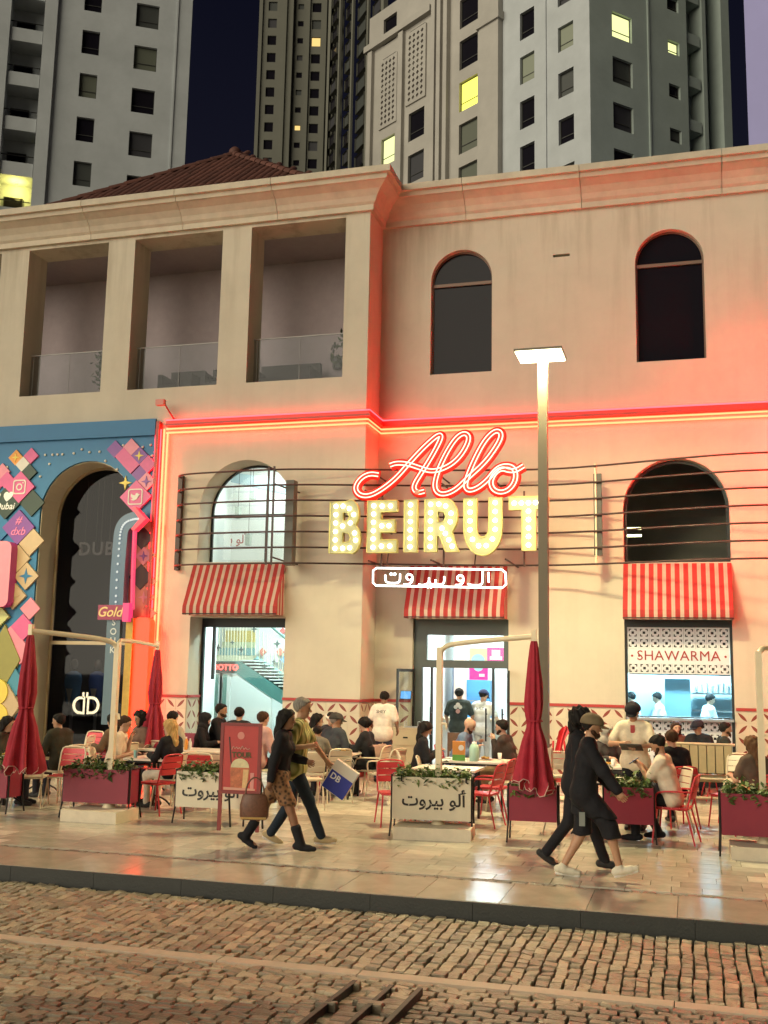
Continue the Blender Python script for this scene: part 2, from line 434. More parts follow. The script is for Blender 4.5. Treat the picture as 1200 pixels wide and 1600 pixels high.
# ================================================================ RESTAURANT BUILDING
YR, YL, XC = 22.0, 21.0, -6.5
bld = thing('restaurant_building', 'two storey beige stucco building with arched windows and open loggias', 'building', (XC, YR, 0))
RU = [(-5.35, -3.97, 8.64, 10.79), (-.90, .50, 8.64, 10.81), (3.6, 5.0, 8.64, 10.81)]
RARCH = (-1.23, .86, 4.42, 5.52); SHW = (-1.24, .84, .01, 3.27); DOOR = (-5.66, -3.60, .01, 3.26)
wr = MB(); TH = .35
wr.fill(rect(XC, 7.0, 0, 12.5), [arch(*RU[0]), arch(*RU[1]), arch(*RU[2]), arch(*RARCH), rect(*SHW), rect(*DOOR), rect(-2.63, -2.27, 11.11, 11.17)], YR, YR+TH)
wr.wb('wall', WALL, bld)
LOG = [(-18.2, -15.9), (-15.12, -12.96), (-12.26, -10.02), (-9.31, -7.06)]
LARCH = (-10.30, -8.14, 4.42, 5.59); LDOOR = (-10.40, -8.19, .01, 3.24); MARCH = (-14.28, -11.90, .01, 5.57)
wl = MB(); THL = .75
wl.fill(rect(-22, XC, 0, 12.5), [rect(a, b, 8.42, 12.06) for a, b in LOG]+[arch(*LARCH), rect(*LDOOR), arch(*MARCH)], YL, YL+THL)
wl.wb('wall', WALL, bld)
B(XC-.4, XC-.002, YL+THL, YR+1, 0, 12.5).wb('wall', WALL, bld)
# cornice: a cove profile swept along the wall line, cut into stone lengths
PROF = [(0.003, 12.36), (.09, 12.36), (.10, 12.50), (.15, 12.56), (.20, 12.68), (.30, 12.82), (.45, 12.93), (.50, 12.95), (.52, 13.06), (.60, 13.07), (.60, 13.24), (0.003, 13.26), (-.35, 13.27), (-.35, 12.4)]
PROF = [(o_, 12.14+(z_-12.36)*.86) for o_, z_ in PROF]
def corn_block(a, b):
    """a, b: functions offset -> (x, y)"""
    m = MB(); k = len(PROF); va = [(*a(o), z) for o, z in PROF]; vb = [(*b(o), z) for o, z in PROF]
    m.add(va+vb, [(i, i+k, (i+1) % k+k, (i+1) % k) for i in range(k)]+[tuple(range(k)), tuple(range(2*k-1, k-1, -1))])
    m.wb('cornice_block', CORN, bld)
G_ = .006
def cL(x): return lambda o: (x, YL-o)
def cR(x): return lambda o: (x, YR-o)
xs = [-22, -19.2, -16.3, -13.4, -11.0, -8.65, XC]
for i in range(len(xs)-1):
    last = i == len(xs)-2
    corn_block(cL(xs[i]+G_), (lambda o: (XC+o, YL-o)) if last else cL(xs[i+1]-G_))
corn_block(lambda o: (XC+o, YL-o+G_), lambda o: (XC+o, YR-o))
xs = [XC, -4.55, -2.0, .9, 3.7, 7.0]
for i in range(len(xs)-1):
    corn_block((lambda o: (XC+o+G_, YR-o)) if i == 0 else cR(xs[i]+G_), cR(xs[i+1]-G_))
# upper arched windows
def arched_window(a, y, deep, frame_w=.05, transom=None, glass=BLACKG, fm=FRAME, vbars=()):
    x0, x1, z0, zs = a
    f = MB(); f.fill(arch(x0+.003, x1-.003, z0+.003, zs), [arch(x0+frame_w, x1-frame_w, z0+frame_w, zs)], y+deep, y+deep+.06)
    if transom:
        f.box(x0+frame_w, x1-frame_w, y+deep-.02, y+deep+.03, transom-.035, transom+.035, 0)
    for v in vbars: f.box(v-.025, v+.025, y+deep-.01, y+deep+.03, z0, zs+.6)
    fo = f.wb('window', fm, bld)
    MB().fill(arch(x0+.02, x1-.02, z0+.02, zs), [], y+deep+.035, y+deep+.05).wb('pane', glass, fo)
    return fo
BRF = M('bronze_frame', (.16, .10, .07), .5, .2)
arched_window(RU[0], YR, .14, .035, 10.72, BLACKG, BRF); arched_window(RU[1], YR, .14, .035, 10.78, BLACKG, BRF); arched_window(RU[2], YR, .14, .035, 10.78, BLACKG, BRF)
# loggias: room behind, glass balustrade
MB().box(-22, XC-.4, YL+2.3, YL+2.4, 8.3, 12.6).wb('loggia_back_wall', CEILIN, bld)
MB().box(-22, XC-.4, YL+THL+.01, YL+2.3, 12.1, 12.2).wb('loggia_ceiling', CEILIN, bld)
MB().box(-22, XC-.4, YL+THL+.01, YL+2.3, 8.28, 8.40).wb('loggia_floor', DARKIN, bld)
BALG = GLASS('balustrade_glass', (.82, .83, .85), 1.28)
for i, (a, b) in enumerate(LOG):
    g = B(a+.02, b-.02, YL+.34, YL+.352, 8.44, 9.50).wb('balustrade', BALG, bld)
    B(a+.003, b-.003, YL+.333, YL+.359, 9.502, 9.525).wb('handrail', M('rail_dull', (.3, .29, .28), .6, .2), g)
    for q in (a+.1, (a+b)/2, b-.1): B(q-.005, q+.005, YL+.33, YL+.338, 8.44, 9.49).wb('clamp_post', MATS['rail_dull'], g)
for (q, z) in ((-13.7, 9.75), (-7.95, 9.3), (-10.1, 9.4)): 
    s_ = B(q-.09, q+.09, YL+2.18, YL+2.299, z, z+.3).wb('wall_lamp', BLACKM, bld)
# tiles of the wainscot: cream tile with one red petal, turned every second tile
TS = .2345
def tile_mesh(flip):
    m = MB(); h = TS/2-.003
    m.box(-h, h, 0, .012, -h, h, 0)
    L_, w_ = h*1.05, .030; pts = []
    for k in range(9): t = -1+k/4; pts.append((t*L_, w_*(1-t*t)))
    for k in range(7, 0, -1): t = -1+k/4; pts.append((t*L_, -w_*(1-t*t)))
    c = .7071; sg = -1 if flip else 1
    P = [((a*c-b*c), sg*(a*c+b*c)) for a, b in pts]
    if flip: P = P[::-1]
    m.fill(P, [], -.002, .001, 1)
    return m.mesh('tile', [TILEW, TILER])
TM = [tile_mesh(0), tile_mesh(1)]
def wains(p0, ang, length, ncol, off=0):
    """tiles along direction ang from p0 (x,y); front faces to the right-hand side"""
    rot = Matrix.Rotation(ang, 4, 'Z')
    for c in range(ncol):
        for r in range(6):
            z = 1.50-TS/2-r*TS
            p = rot @ Vector(((c+.5)*length/ncol, -.016, 0))
            o = link('tile', TM[(c+r+off) % 2], bld); o.scale = (length/ncol/TS, 1, 1)
            o.location = W[bld.name].inverted() @ Vector((p0[0]+p.x, p0[1]+p.y, z)); o.rotation_euler = (0, 0, ang)
    m = MB(); T = Matrix.Translation((p0[0], p0[1], 0)) @ rot
    m.box(0, length, -.04, -.004, 1.503, 1.56, 0, T); m.wb('wainscot_trim', REDTRIM, bld)
    m = MB(); m.box(0, length, -.03, -.004, .0, .09, 0, T); m.wb('skirting', REDTRIM, bld)
wains((-11.12, YL), 0, .72, 3); wains((-10.40, YL), rad(90), .70, 3, 1); wains((-8.19, YL), 0, 1.69, 7)
wains((XC, YL), rad(90), .985, 4, 1); wains((XC, YR), 0, .82, 3, 1); wains((-3.60, YR), 0, 2.34, 10); wains((.86, YR), 0, 2.34, 10, 1)
wains((XC-.003, YL), 0, .001, 0)
# interior shells -------------------------------------------------------------
INW = M('interior_white', (.80, .84, .82), .6); INF = M('interior_floor', (.45, .42, .38), .4)
def room(x0, x1, y0, y1, z0, z1, wall=INW, floor=INF, back=True):
    if back: B(x0, x1, y1, y1+.05, z0, z1).wb('interior_wall', wall, bld)
    B(x0-.05, x0, y0, y1, z0, z1).wb('interior_wall', wall, bld)
    B(x1, x1+.05, y0, y1, z0, z1).wb('interior_wall', wall, bld); B(x0, x1, y0, y1, z1, z1+.05).wb('interior_ceiling', wall, bld)
    B(x0, x1, y0, y1, z0-.012, z0+.004).wb('interior_floor', floor, bld)
LIT = EM('cool_light_panel', (.75, .95, 1), 8); LITW = EM('white_light_panel', (1, .97, .9), 8)
def lamp_panel(x, y, z, sx, sy, mat, power, c):
    B(x-sx/2, x+sx/2, y-sy/2, y+sy/2, z-.03, z).wb('ceiling_light', mat, bld)
    l = bpy.data.lights.new('ceiling_lamp', 'AREA'); l.shape = 'RECTANGLE'; l.size = sx; l.size_y = sy; l.energy = power; l.color = c
    o = bpy.data.objects.new('ceiling_lamp', l); col.objects.link(o); o.location = (x, y, z-.04)
# kitchen behind the serving hatch
room(-1.6, 1.3, YR+TH, 26.5, 0, 3.4, M('kitchen_wall', (.55, .75, .82), .5))
lamp_panel(-.1, 24.2, 3.38, 1.6, .5, LIT, 420, (.45, .84, 1)); lamp_panel(-.2, 25.8, 3.38, 1.6, .5, LIT, 300, (.45, .84, 1))
# entrance hall
room(-6.3, -2.6, YR+TH, 29.0, 0, 4.2)
lamp_panel(-4.6, 24.0, 4.1, 1.5, .5, LITW, 210, (.95, 1, .92)); lamp_panel(-4.6, 27, 4.1, 1.5, .6, LITW, 230, (.75, .93, 1))
# stair hall on the left, two storeys
room(-11.0, -7.0, YL+THL, 23.7, 0, 4.25, back=False); room(-12.5, -7.0, 23.7, 27.0, 0, 4.25)
B(-12.5, -11.05, 23.60, 23.69, 0, 4.25).wb('interior_wall', INW, bld); room(-11.05, -6.95, YL+THL, 24.4, 4.31, 7.4)
lamp_panel(-9.2, 23.2, 4.2, 1.4, .4, LIT, 200, (.8, 1, .98)); lamp_panel(-9.4, 25.5, 4.2, 1.2, .4, LIT, 140, (.8, 1, .98))
lamp_panel(-9.3, 23.0, 7.35, 1.6, .5, LITW, 105, (.92, 1, .96))
# dark upper room behind the right arch, dark shop behind the mural arch
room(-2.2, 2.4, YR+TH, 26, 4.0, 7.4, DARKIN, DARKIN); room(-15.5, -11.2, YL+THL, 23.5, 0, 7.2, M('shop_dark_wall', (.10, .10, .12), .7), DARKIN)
WARMT = EM('warm_tube', (1, .95, .45), 9)
for z in (5.38, 5.22): B(-1.3, -.95, 24.0, 24.05, z, z+.045).wb('tube_light', WARMT, bld)
# windows and doors of the ground floor
arched_window(RARCH, YR, .25, .06, None, GLASSM, FRAME)
arched_window((LARCH[0], LARCH[1], LARCH[2], LARCH[3]), YL, .62, .05, 5.52, GLASSM, FRAME, vbars=(-8.95,))
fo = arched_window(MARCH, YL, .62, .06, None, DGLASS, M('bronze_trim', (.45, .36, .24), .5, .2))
B(MARCH[0]+.06, MARCH[1]-.06, YL+.58, YL+.66, 2.62, 2.70).wb('transom', MATS['bronze_trim'], fo)
# left ground floor glazing
x0, x1, z0, z1 = LDOOR
f = MB(); f.fill(rect(x0+.003, x1-.003, z0, z1-.003), [rect(x0+.06, x1-.06, .05, z1-.2)], YL+.60, YL+.68)
f.box(x0+.27, x0+.32, YL+.59, YL+.67, 1.9, z1-.2)
fo = f.wb('shopfront', FRAME, bld); B(x0+.03, x1-.03, YL+.635, YL+.645, .05, z1-.1).wb('pane', GLASSM, fo)
# entrance
x0, x1, z0, z1 = DOOR
f = MB(); f.fill(rect(x0+.003, x1-.003, z0, z1-.003), [rect(x0+.28, x1-.12, 2.40, 2.93), rect(x0+.19, x1-.05, .02, 2.24)], YR+.12, YR+.24)
fo = f.wb('entrance_frame', FRAMEG, bld)
B(x0+.2, x1-.1, YR+.175, YR+.185, 2.3, 2.98).wb('pane', GLASSM, fo)
for (a, b) in ((x0+.20, x0+.36), (x1-.36, x1-.06)):
    B(a, b, YR+.175, YR+.185, .03, 2.23).wb('side_pane', GLASSM, fo)
for a in (x0+.37, x1-.37): B(a, a+.045, YR+.13, YR+.22, .02, 2.24).wb('mullion', FRAME, fo)
# two door leaves standing open, with long pull bars
for (hx, sg, nm) in ((x0+.02, -1, 0), (x1-.02, 1, 1)):
    d = MB(); T = Matrix.Translation((hx, YR+.10, 0)) @ Matrix.Rotation(rad(-100 if sg < 0 else 100-180), 4, 'Z')
    d.fill(rect(0, .85, .02, 2.2), [rect(.05, .8, .08, 2.14)], -.02, .02, 0, None, lambda p: T @ Vector(p))
    do = d.wb('door', FRAME, fo)
    m = MB(); m.box(.03, .82, -.004, .004, .06, 2.16, 0, T); m.wb('pane', GLASSM, do)
for hx in (x0+.05, x0+.42, x1-.46, x1-.12):
    m = MB(); m.tube([(hx, YR-.05, .75), (hx, YR-.05, 1.42)], .018); m.tube([(hx, YR-.05, 1.30), (hx+.0, YR+.1, 1.30)], .012); m.tube([(hx, YR-.05, .85), (hx, YR+.1, .85)], .012)
    m.wb('pull_bar', BLACKM, fo)
# serving hatch: black frame, breeze blocks above and below, counter
x0, x1, z0, z1 = SHW
f = MB(); f.fill(rect(x0+.003, x1-.003, z0, z1-.003), [rect(x0+.05, x1-.05, 1.36, 3.12), rect(x0+.06, x1-.06, .02, 1.28)], YR+.05, YR+.17)
ho = f.wb('serving_hatch', FRAME, bld)
B(x0+.02, x1-.02, YR-.10, YR+.3, 1.285, 1.335).wb('counter', STEEL, ho)
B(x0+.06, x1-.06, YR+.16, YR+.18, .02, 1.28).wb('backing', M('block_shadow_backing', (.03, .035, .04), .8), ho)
BLK = M('breeze_block_white', (.72, .74, .76), .5, rnd=.04)
def block_mesh(w):
    h = w/2-.0015; q = w*.36; t = w*.10; g = w*.13; c = w*.12
    holes = [rect(-c, c, -c, c)]
    for sx in (-1, 1):
        for sz in (-1, 1):
            P = [(q, q), (g, q), (g, q-t), (q-t, q-t), (q-t, g), (q, g)]
            P = [(sx*a, sz*b) for a, b in P]
            if sx*sz < 0: P = P[::-1]
            holes.append(P)
    m = MB(); m.fill(rect(-h, h, -h, h), holes, -.03, .03); return m.mesh('breeze_block', BLK)
bw = (x1-x0-.1)/9; bm = block_mesh(bw)
def blk(cx, z): 
    o = link('breeze_block', bm, ho); o.location = W[ho.name].inverted() @ Vector((cx, YR+.12, z))
for c in range(9):
    cx = x0+.05+(c+.5)*bw
    for z in (3.00, 2.79, 2.58-.29): blk(cx, z+.01)
    for r in range(5): blk(cx, 1.28-bw*(r+.5))
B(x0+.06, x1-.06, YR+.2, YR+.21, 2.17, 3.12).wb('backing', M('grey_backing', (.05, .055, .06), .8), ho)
B(x0+.055, x1-.055, YR+.095, YR+.15, 2.40, 2.69).wb('sign_band', BLK, ho)
put_text('shaw', 'lettering', ho, (-.20, YR+.088, 2.545), s=.93)
for cx in (x0+.14, x0+.28, x1-.14): MB().fill([(cx+.024*math.cos(a*.785), 2.545+.024*math.sin(a*.785)) for a in range(8)], [], YR+.088, YR+.094).wb('dot', REDP, ho)
# kitchen fittings
B(-1.2, .9, 25.6, 26.4, 0, .95).wb('kitchen_counter', STEEL, bld); B(-.9, 1.2, 25.2, 26.0, 2.15, 2.5).wb('extractor_hood', M('hood_steel', (.55, .7, .78), .4, .3), bld)
for z in (1.35, 1.75): B(.05, 1.2, 26.1, 26.45, z, z+.04).wb('kitchen_shelf', STEEL, bld)
B(-.55, .02, 25.5, 26.3, .96, 2.1).wb('rotisserie', M('blue_steel', (.25, .45, .55), .3, .6), bld)
for k in range(9): MB().cyl((.15+k*.12, 26.25, 1.792), (.15+k*.12, 26.25, 1.792+.16+.03*(k % 3)), .04).wb('jar', WHITE, bld)
# hip roof with barrel tiles behind the left cornice
RT = M('clay_tile', (.125, .048, .034), .75, var=.2, vs=6, rnd=.25)
ap = Vector((-14.71, 31.5, 19.7)); e = 8.4; zb = 13.05
roof = MB(); cor = [Vector((ap.x+sx*e, ap.y+sy*e, zb)) for sx, sy in ((-1, -1), (1, -1), (1, 1), (-1, 1))]
roof.add(cor+[ap], [(0, 1, 4), (1, 2, 4), (2, 3, 4), (3, 0, 4), (3, 2, 1, 0)]); ro = roof.wb('hip_roof', RT, bld)
def barrel(L, r, nm, mat):
    m = MB(); n = 5; vs = []
    for t, rr in ((0, r*1.08), (L, r*.9)):
        for k in range(n+1): q = math.pi*k/n; vs.append((rr*math.cos(q), t, rr*math.sin(q)*.8))
    m.add(vs, [(k, k+1, k+n+2, k+n+1) for k in range(n)], 0, True); m.add(vs[:n+1], [tuple(range(n+1))]); return m.mesh(nm, mat)
tl = barrel(1.02, .13, 'roof_tile', RT); rc = barrel(.62, .17, 'ridge_tile', RT)
def lay(me, nm, p, d, up):
    d = d.normalized(); x = d.cross(up).normalized(); u = x.cross(d)
    o = link(nm, me, ro); o.matrix_local = W[ro.name].inverted() @ Matrix(((x.x, d.x, u.x, p.x), (x.y, d.y, u.y, p.y), (x.z, d.z, u.z, p.z), (0, 0, 0, 1)))
sl_ = Vector((0, e, ap.z-zb)).normalized(); nrm = Vector((0, -sl_.z, sl_.y)); full = Vector((0, e, ap.z-zb)).length
k = 0; q = -e+.15
while q < e:
    lim = full*(1-abs(q)/e); t = 1.0
    while t < lim-.2:
        lay(tl, 'roof_tile', Vector((ap.x+q, ap.y-e, zb))+sl_*t+nrm*.02, sl_, nrm); t += 1.0
    q += .27
for sx in (-1, 1):
    a = Vector((ap.x+sx*e, ap.y-e, zb)); d = ap-a; t = 0
    while t < d.length-.3: lay(rc, 'ridge_tile', a+d.normalized()*t+Vector((0, 0, .06)), d, Vector((0, 0, 1))); t += .55
MB().ell(ap+Vector((0, 0, .15)), (.22, .22, .2)).wb('finial', RT, ro)

# ================================================================ TOWERS
TWA = M('tower_render_pale', (.43, .46, .47), .8, var=.13, vs=.35); TWB = M('tower_render_warm', (.39, .37, .33), .8, var=.13, vs=.35)
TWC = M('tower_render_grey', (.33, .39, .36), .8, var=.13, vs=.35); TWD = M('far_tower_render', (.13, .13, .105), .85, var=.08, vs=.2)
WFR = M('window_frame_bronze', (.05, .05, .045), .5)
LITY = EM('lit_room_yellow', (1, .95, .12), 1.5); LITG = EM('lit_room_pale', (.95, 1, .42), 1.1); LITD = EM('dim_curtain_room', (.30, .30, .17), .55); LITO = EM('lit_room_amber', (1, .68, .22), .95)
DIMC = M('curtain_room', (.10, .11, .08), .6)
DIMC2 = M('blind_room', (.05, .055, .05), .5); DIMC3 = M('drape_room', (.03, .03, .035), .6)
class Face:
    """a vertical facade plane: u along, z up, d outwards"""
    def __init__(s, P0, ang):
        a = rad(ang); s.P = Vector((P0[0], P0[1], 0)); s.dir = Vector((math.sin(a), math.cos(a), 0))
        n = Vector((-s.dir.y, s.dir.x, 0)); c = Vector((0, 0, 0))-s.P
        s.n = n if n.dot(c) > 0 else -n
        s.right = s.dir.cross(Vector((0, 0, 1))).dot(s.n) > 0   # dir runs to the viewer's right
    def T(s, p): return s.P + s.dir*p[0] - s.n*p[1] + Vector((0, 0, p[2]))
    def plate(s, outer, holes, y0, y1, mb=None):
        m = mb or MB(); m.fill(outer, holes, y0, y1, 0, None, s.T); return m
    def box(s, u0, u1, y0, y1, z0, z1, mb=None):
        m = mb or MB(); vs = [s.T((u, y, z)) for z in (z0, z1) for y in (y0, y1) for u in (u0, u1)]
        m.add(vs, [(0, 2, 3, 1), (4, 5, 7, 6), (0, 1, 5, 4), (2, 6, 7, 3), (0, 4, 6, 2), (1, 3, 7, 5)]); return m
WCACHE = {}
def tower_window(root, F, u0, u1, z0, z1, mat=None, deep=.22, bars=1):
    key = (round(u1-u0, 2), round(z1-z0, 2), bars); W_, H_ = key[0], key[1]
    if key not in WCACHE:
        m = MB(); t = .05
        m.fill(rect(0, W_, 0, H_), [rect(t, W_-t, t, H_-t)], 0, .06)
        if bars: m.box(t, W_-t, .0, .05, H_*.30, H_*.30+.05)
        p = MB(); p.box(.02, W_-.02, .07, .09, .02, H_-.02)
        WCACHE[key] = (m.mesh('window', WFR), p.mesh('pane', BLACKG))
    a = WCACHE[key]; o = link('window', a[0], root)
    x = F.dir if F.right else F.dir
    y = -F.n; X = Matrix(((x.x, y.x, 0, 0), (x.y, y.y, 0, 0), (0, 0, 1, 0), (0, 0, 0, 1)))
    o.matrix_local = W[root.name].inverted() @ Matrix.Translation(F.T((u0, deep, z0))) @ X
    pm = a[1]
    if mat: 
        k2 = (key, mat.name)
        if k2 not in WCACHE: WCACHE[k2] = pm.copy(); WCACHE[k2].materials[0] = mat
        pm = WCACHE[k2]
    p = bpy.data.objects.new('pane', pm); col.objects.link(p); p.parent = o
def tower_face(root, F, u0, u1, ztop, cols, mat, lit={}, zlo=24, thick=.5, name='wall', bars=1):
    """cols: (ua, ub, top of one window, height, pitch)"""
    holes = []; wins = []
    for ci, (a, b, zt, h, p) in enumerate(cols):
        z = zt
        while z-h > zlo: z -= p
        while z+p < ztop-1: 
            z += p; holes.append(rect(a, b, z-h, z)); wins.append((ci, round((z-zt)/p), a, b, z-h, z))
    F.plate(rect(min(u0, u1), max(u0, u1), 0, ztop), holes, 0, thick).wb(name, mat, root)
    for ci, k, a, b, za, zb in wins: tower_window(root, F, a, b, za, zb, lit.get((ci, k)) or random.choice((None, None, None, DIMC2, DIMC3)), bars=bars)
# right tower: corner towards us
P0 = (-5.87, 72)
rt = thing('apartment_tower', 'pale apartment tower with a lattice screen bay and lit windows, nearest behind the building', 'tower', (P0[0], P0[1], 0))
FR_ = Face(P0, 45); FL_ = Face(P0, -57)
PT = 3.63
tower_face(rt, FR_, .003, 9.7, 62, [(2.15, 4.08, 51.05, 2.05, PT), (7.72, 8.9, 50.6, 1.1, PT)], TWC, {(0, 0): LITG, (1, 0): LITG}, bars=1)
FR_.box(5.6, 5.75, -.12, .1, 0, 62).wb('pilaster_strip', TWC, rt); 
tower_face(rt, FL_, .003, 8.55, 62, [(1.5, 2.95, 50.3, 2.0, 3.72), (5.28, 6.74, 53.35, 2.3, 3.72)], TWA, {(0, 0): LITD, (1, -1): LITD})
FL_.box(4.05, 4.2, -.1, .1, 0, 62).wb('pilaster_strip', TWA, rt)
FL_.box(8.6, 10.7, -.5, .4, 0, 62).wb('pilaster', TWB, rt)
FL_.box(8.4, 10.9, -.7, .4, 53.7, 54.4).wb('stringcourse', TWB, rt)
tower_face(rt, FL_, 10.75, 14.1, 62, [(11.3, 13.4, 50.4, 2.6, 3.72)], TWB, {(0, 0): LITY, (0, -1): DIMC, (0, -2): DIMC}, bars=1)
for u in (14.5, 15.3, 16.0): FL_.box(u, u+.45, -.45, .4, 0, 62).wb('pilaster_strip', TWB, rt)
FL_.box(14.1, 16.6, 0, .4, 0, 62).wb('wall', TWB, rt)
# lattice bays
def lattice(F, u0, u1, z0, z1, root):
    m = MB(); s_ = .5; c = 0
    holes = []
    nu = int((u1-u0)/s_); nz = int((z1-z0)/s_)
    for i in range(nu):
        for j in range(nz):
            cu = u0+(i+.5)*(u1-u0)/nu; cz = z0+(j+.5)*(z1-z0)/nz; r = .19
            holes.append([(cu-r, cz), (cu, cz-r*1.1), (cu+r, cz), (cu, cz+r*1.1)])
    F.plate(rect(u0-.2, u1+.2, z0-.2, z1+.2), holes, -.15, .0).wb('lattice_screen', TWB, root)
    F.box(u0-.15, u1+.15, .02, .06, z0-.15, z1+.15).wb('screen_backing', DARKIN, root)
tower_face(rt, FL_, 16.65, 25.2, 62, [(17.6, 19.6, 50.2, 2.6, 3.9), (21.4, 23.2, 49.2, 2.6, 3.9)], TWB, {(1, 0): LITG})
lattice(FL_, 17.6, 19.7, 51.2, 57.6, rt); lattice(FL_, 21.3, 23.3, 50.4, 56.6, rt)
FL_.box(16.6, 25.4, -.5, .02, 58.4, 59.0).wb('stringcourse', TWB, rt)
for u in (20.2, 24.4): FL_.box(u, u+.6, -.35, .02, 0, 58.3).wb('pilaster', TWB, rt)
# recessed balconies on the far side of the right face
m_ = FR_.box(9.75, 14.3, 1.6, 1.9, 0, 62); m_.wb('recess_wall', TWC, rt)
for k in range(-5, 4):
    z = 47.6+k*PT
    FR_.box(9.8, 11.4, .3, 1.55, z, z+.9).wb('balcony_parapet', TWC, rt)
FR_.box(11.6, 12.0, .2, 1.55, 0, 62).wb('pilaster', TWC, rt); FR_.box(13.6, 14.5, .1, 1.55, 0, 62).wb('pilaster', TWC, rt)
# left tower
P1 = (-39.58, 75)
lt = thing('apartment_tower', 'pale apartment tower with stacked balconies behind the tiled roof, nearest the left edge', 'tower', (P1[0], P1[1], 0))
F1 = Face(P1, 59); PL = 3.87
tower_face(lt, F1, -11.7, -.003, 66, [(-8.85, -7.45, 54.5, 2.1, PL), (-4.62, -2.75, 53.9, 2.15, PL)], TWA, {(0, -1): DIMC, (1, 0): DIMC})
F1.box(-1.3, -1.15, -.1, .1, 0, 66).wb('pilaster_strip', TWA, lt); F1.box(-11.9, -10.9, -.3, .2, 0, 66).wb('pilaster', TWA, lt)
F1.box(-18, -11.95, 1.9, 2.1, 0, 66).wb('recess_wall', TWA, lt); F1.box(-17.4, -14.5, -.3, 1.85, 0, 66).wb('pilaster', TWA, lt)
for k in range(-5, 3):
    z = 50.25+k*PL
    F1.box(-14.48, -11.95, -.1, 1.85, z-1.6, z-.45).wb('balcony_parapet', TWA, lt)
    r_ = F1.box(-14.48, -11.95, -.02, .03, z+.12, z+.18).wb('balcony_rail', BLACKM, lt)
    lit = LITY if k == -3 else None
    tower_window(lt, F1, -14.2, -12.7, z-.4, z+1.2, None, 1.75)
    if k == -3:
        l = bpy.data.lights.new('balcony_lamp', 'POINT'); l.energy = 160; l.color = (1, .85, .2); l.shadow_soft_size = .3
        o = bpy.data.objects.new('balcony_lamp', l); col.objects.link(o); o.location = F1.T((-13.2, .9, z+1.7))
        q = F1.T((-13.2, .9, z+1.95)); MB().ell(q, (.12, .12, .08)).wb('balcony_light', LITY, lt)
# far tower in the gap
P2 = at(402, 100, 170); P2 = (P2.x, P2.y)
ft = thing('apartment_tower', 'distant darker tower standing in the gap between the two pale towers', 'tower', (P2[0], P2[1], 0))
F2 = Face(P2, 74)
def u2(px): 
    d = (at(px, 100, 170)-Vector((P2[0], P2[1], 0))); return (px-402)*.1075
z2 = lambda py: at(440, py, 172).z
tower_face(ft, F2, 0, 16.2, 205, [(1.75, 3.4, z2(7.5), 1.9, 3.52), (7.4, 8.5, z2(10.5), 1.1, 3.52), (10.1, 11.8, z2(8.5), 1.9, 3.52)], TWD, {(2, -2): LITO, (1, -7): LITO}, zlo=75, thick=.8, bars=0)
for u in (.2, 4.8, 9.2, 12.4): F2.box(u, u+.5, -.35, .02, 0, 205).wb('pilaster_strip', TWD, ft)
F2.box(6.3, 6.6, -.9, .02, 0, 205).wb('pilaster', TWD, ft)
P3 = F2.T((12.9, 0, 0)); F3 = Face((P3.x, P3.y), 139)
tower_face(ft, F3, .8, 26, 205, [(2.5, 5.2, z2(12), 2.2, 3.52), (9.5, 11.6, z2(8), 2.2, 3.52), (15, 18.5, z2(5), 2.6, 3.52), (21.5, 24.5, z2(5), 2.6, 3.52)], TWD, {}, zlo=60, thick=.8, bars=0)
for u in (7.2, 13.2, 20): F3.box(u, u+.6, -.4, .02, 0, 205).wb('pilaster_strip', TWD, ft)
# edge of another building on the far right, lavender light put into its colour
P4 = at(1166, 110, 62); F4 = Face((P4.x, P4.y), 97)
lv = thing('apartment_tower', 'building corner with lavender light in its colour at the right edge of the sky', 'tower', (P4.x, P4.y, 0))
F4.box(.0, 12, 0, 6, 0, 80).wb('wall', M('lavender_light_render', (.34, .33, .62), .7, var=.04, vs=.4), lv)
F4.box(-1.1, -.05, -.25, 5, 47.5, 80).wb('corner_pier', TWB, lv); F4.box(2.0, 2.3, -.2, .02, 0, 80).wb('pilaster_strip', MATS['lavender_light_render'], lv)

# ================================================================ SIGNS, NEON, RAIL
RED = (1, .030, .012)
NEONR = EM('neon_red_line', (1, .015, .02), 15)
NEONY = EM('neon_amber_core', (1, .024, .009), 30)
NEONP = EM('neon_pink_core', (1, .075, .05), 20)
NEONB = EM('neon_red_bright', (1, .010, .012), 210)
NEONW = EM('neon_white', (1, .97, .88), 6)
LETR = M('sign_red_back', (.55, .02, .015), .5)
REDCH_ = M('neon_channel_red', (.45, .05, .035), .5)
nb = thing('neon_border', 'red and amber neon tube border running along the facade above the arches', 'neon border', (XC, YR, 7.45))
ZN = 7.39
def run(o, z): return [(-11.17, YL-o, z), (XC+o, YL-o, z), (XC+o, YR-o, z), (2.75, YR-o, z)]
XV0, XV1 = -11.20, 2.75
for (oa, z0_, z1_) in ((.13, ZN+.10, ZN+.15), (.10, ZN+.15, ZN+.22)):
    m = MB(); P = run(oa, 0); Q = run(.002, 0)
    vs = [(a[0], a[1], z) for z in (z0_, z1_) for a in P]+[(a[0], a[1], z) for z in (z0_, z1_) for a in Q]
    fs = []
    for i in range(3): fs += [(i, i+1, 4+i+1, 4+i), (8+i, 8+4+i, 8+5+i, 8+i+1), (4+i, 5+i, 13+i, 12+i), (i, 8+i, 9+i, i+1)]
    m.add(vs, fs); m.wb('channel', REDCH_, nb)
for (o, z, r, mat) in ((.07, ZN+.045, .019, NEONY), (.07, ZN-.045, .019, NEONY), (.12, ZN+.235, .016, NEONR)):
    MB().tube(run(o, z), r, 6).wb('neon_tube', mat, nb)
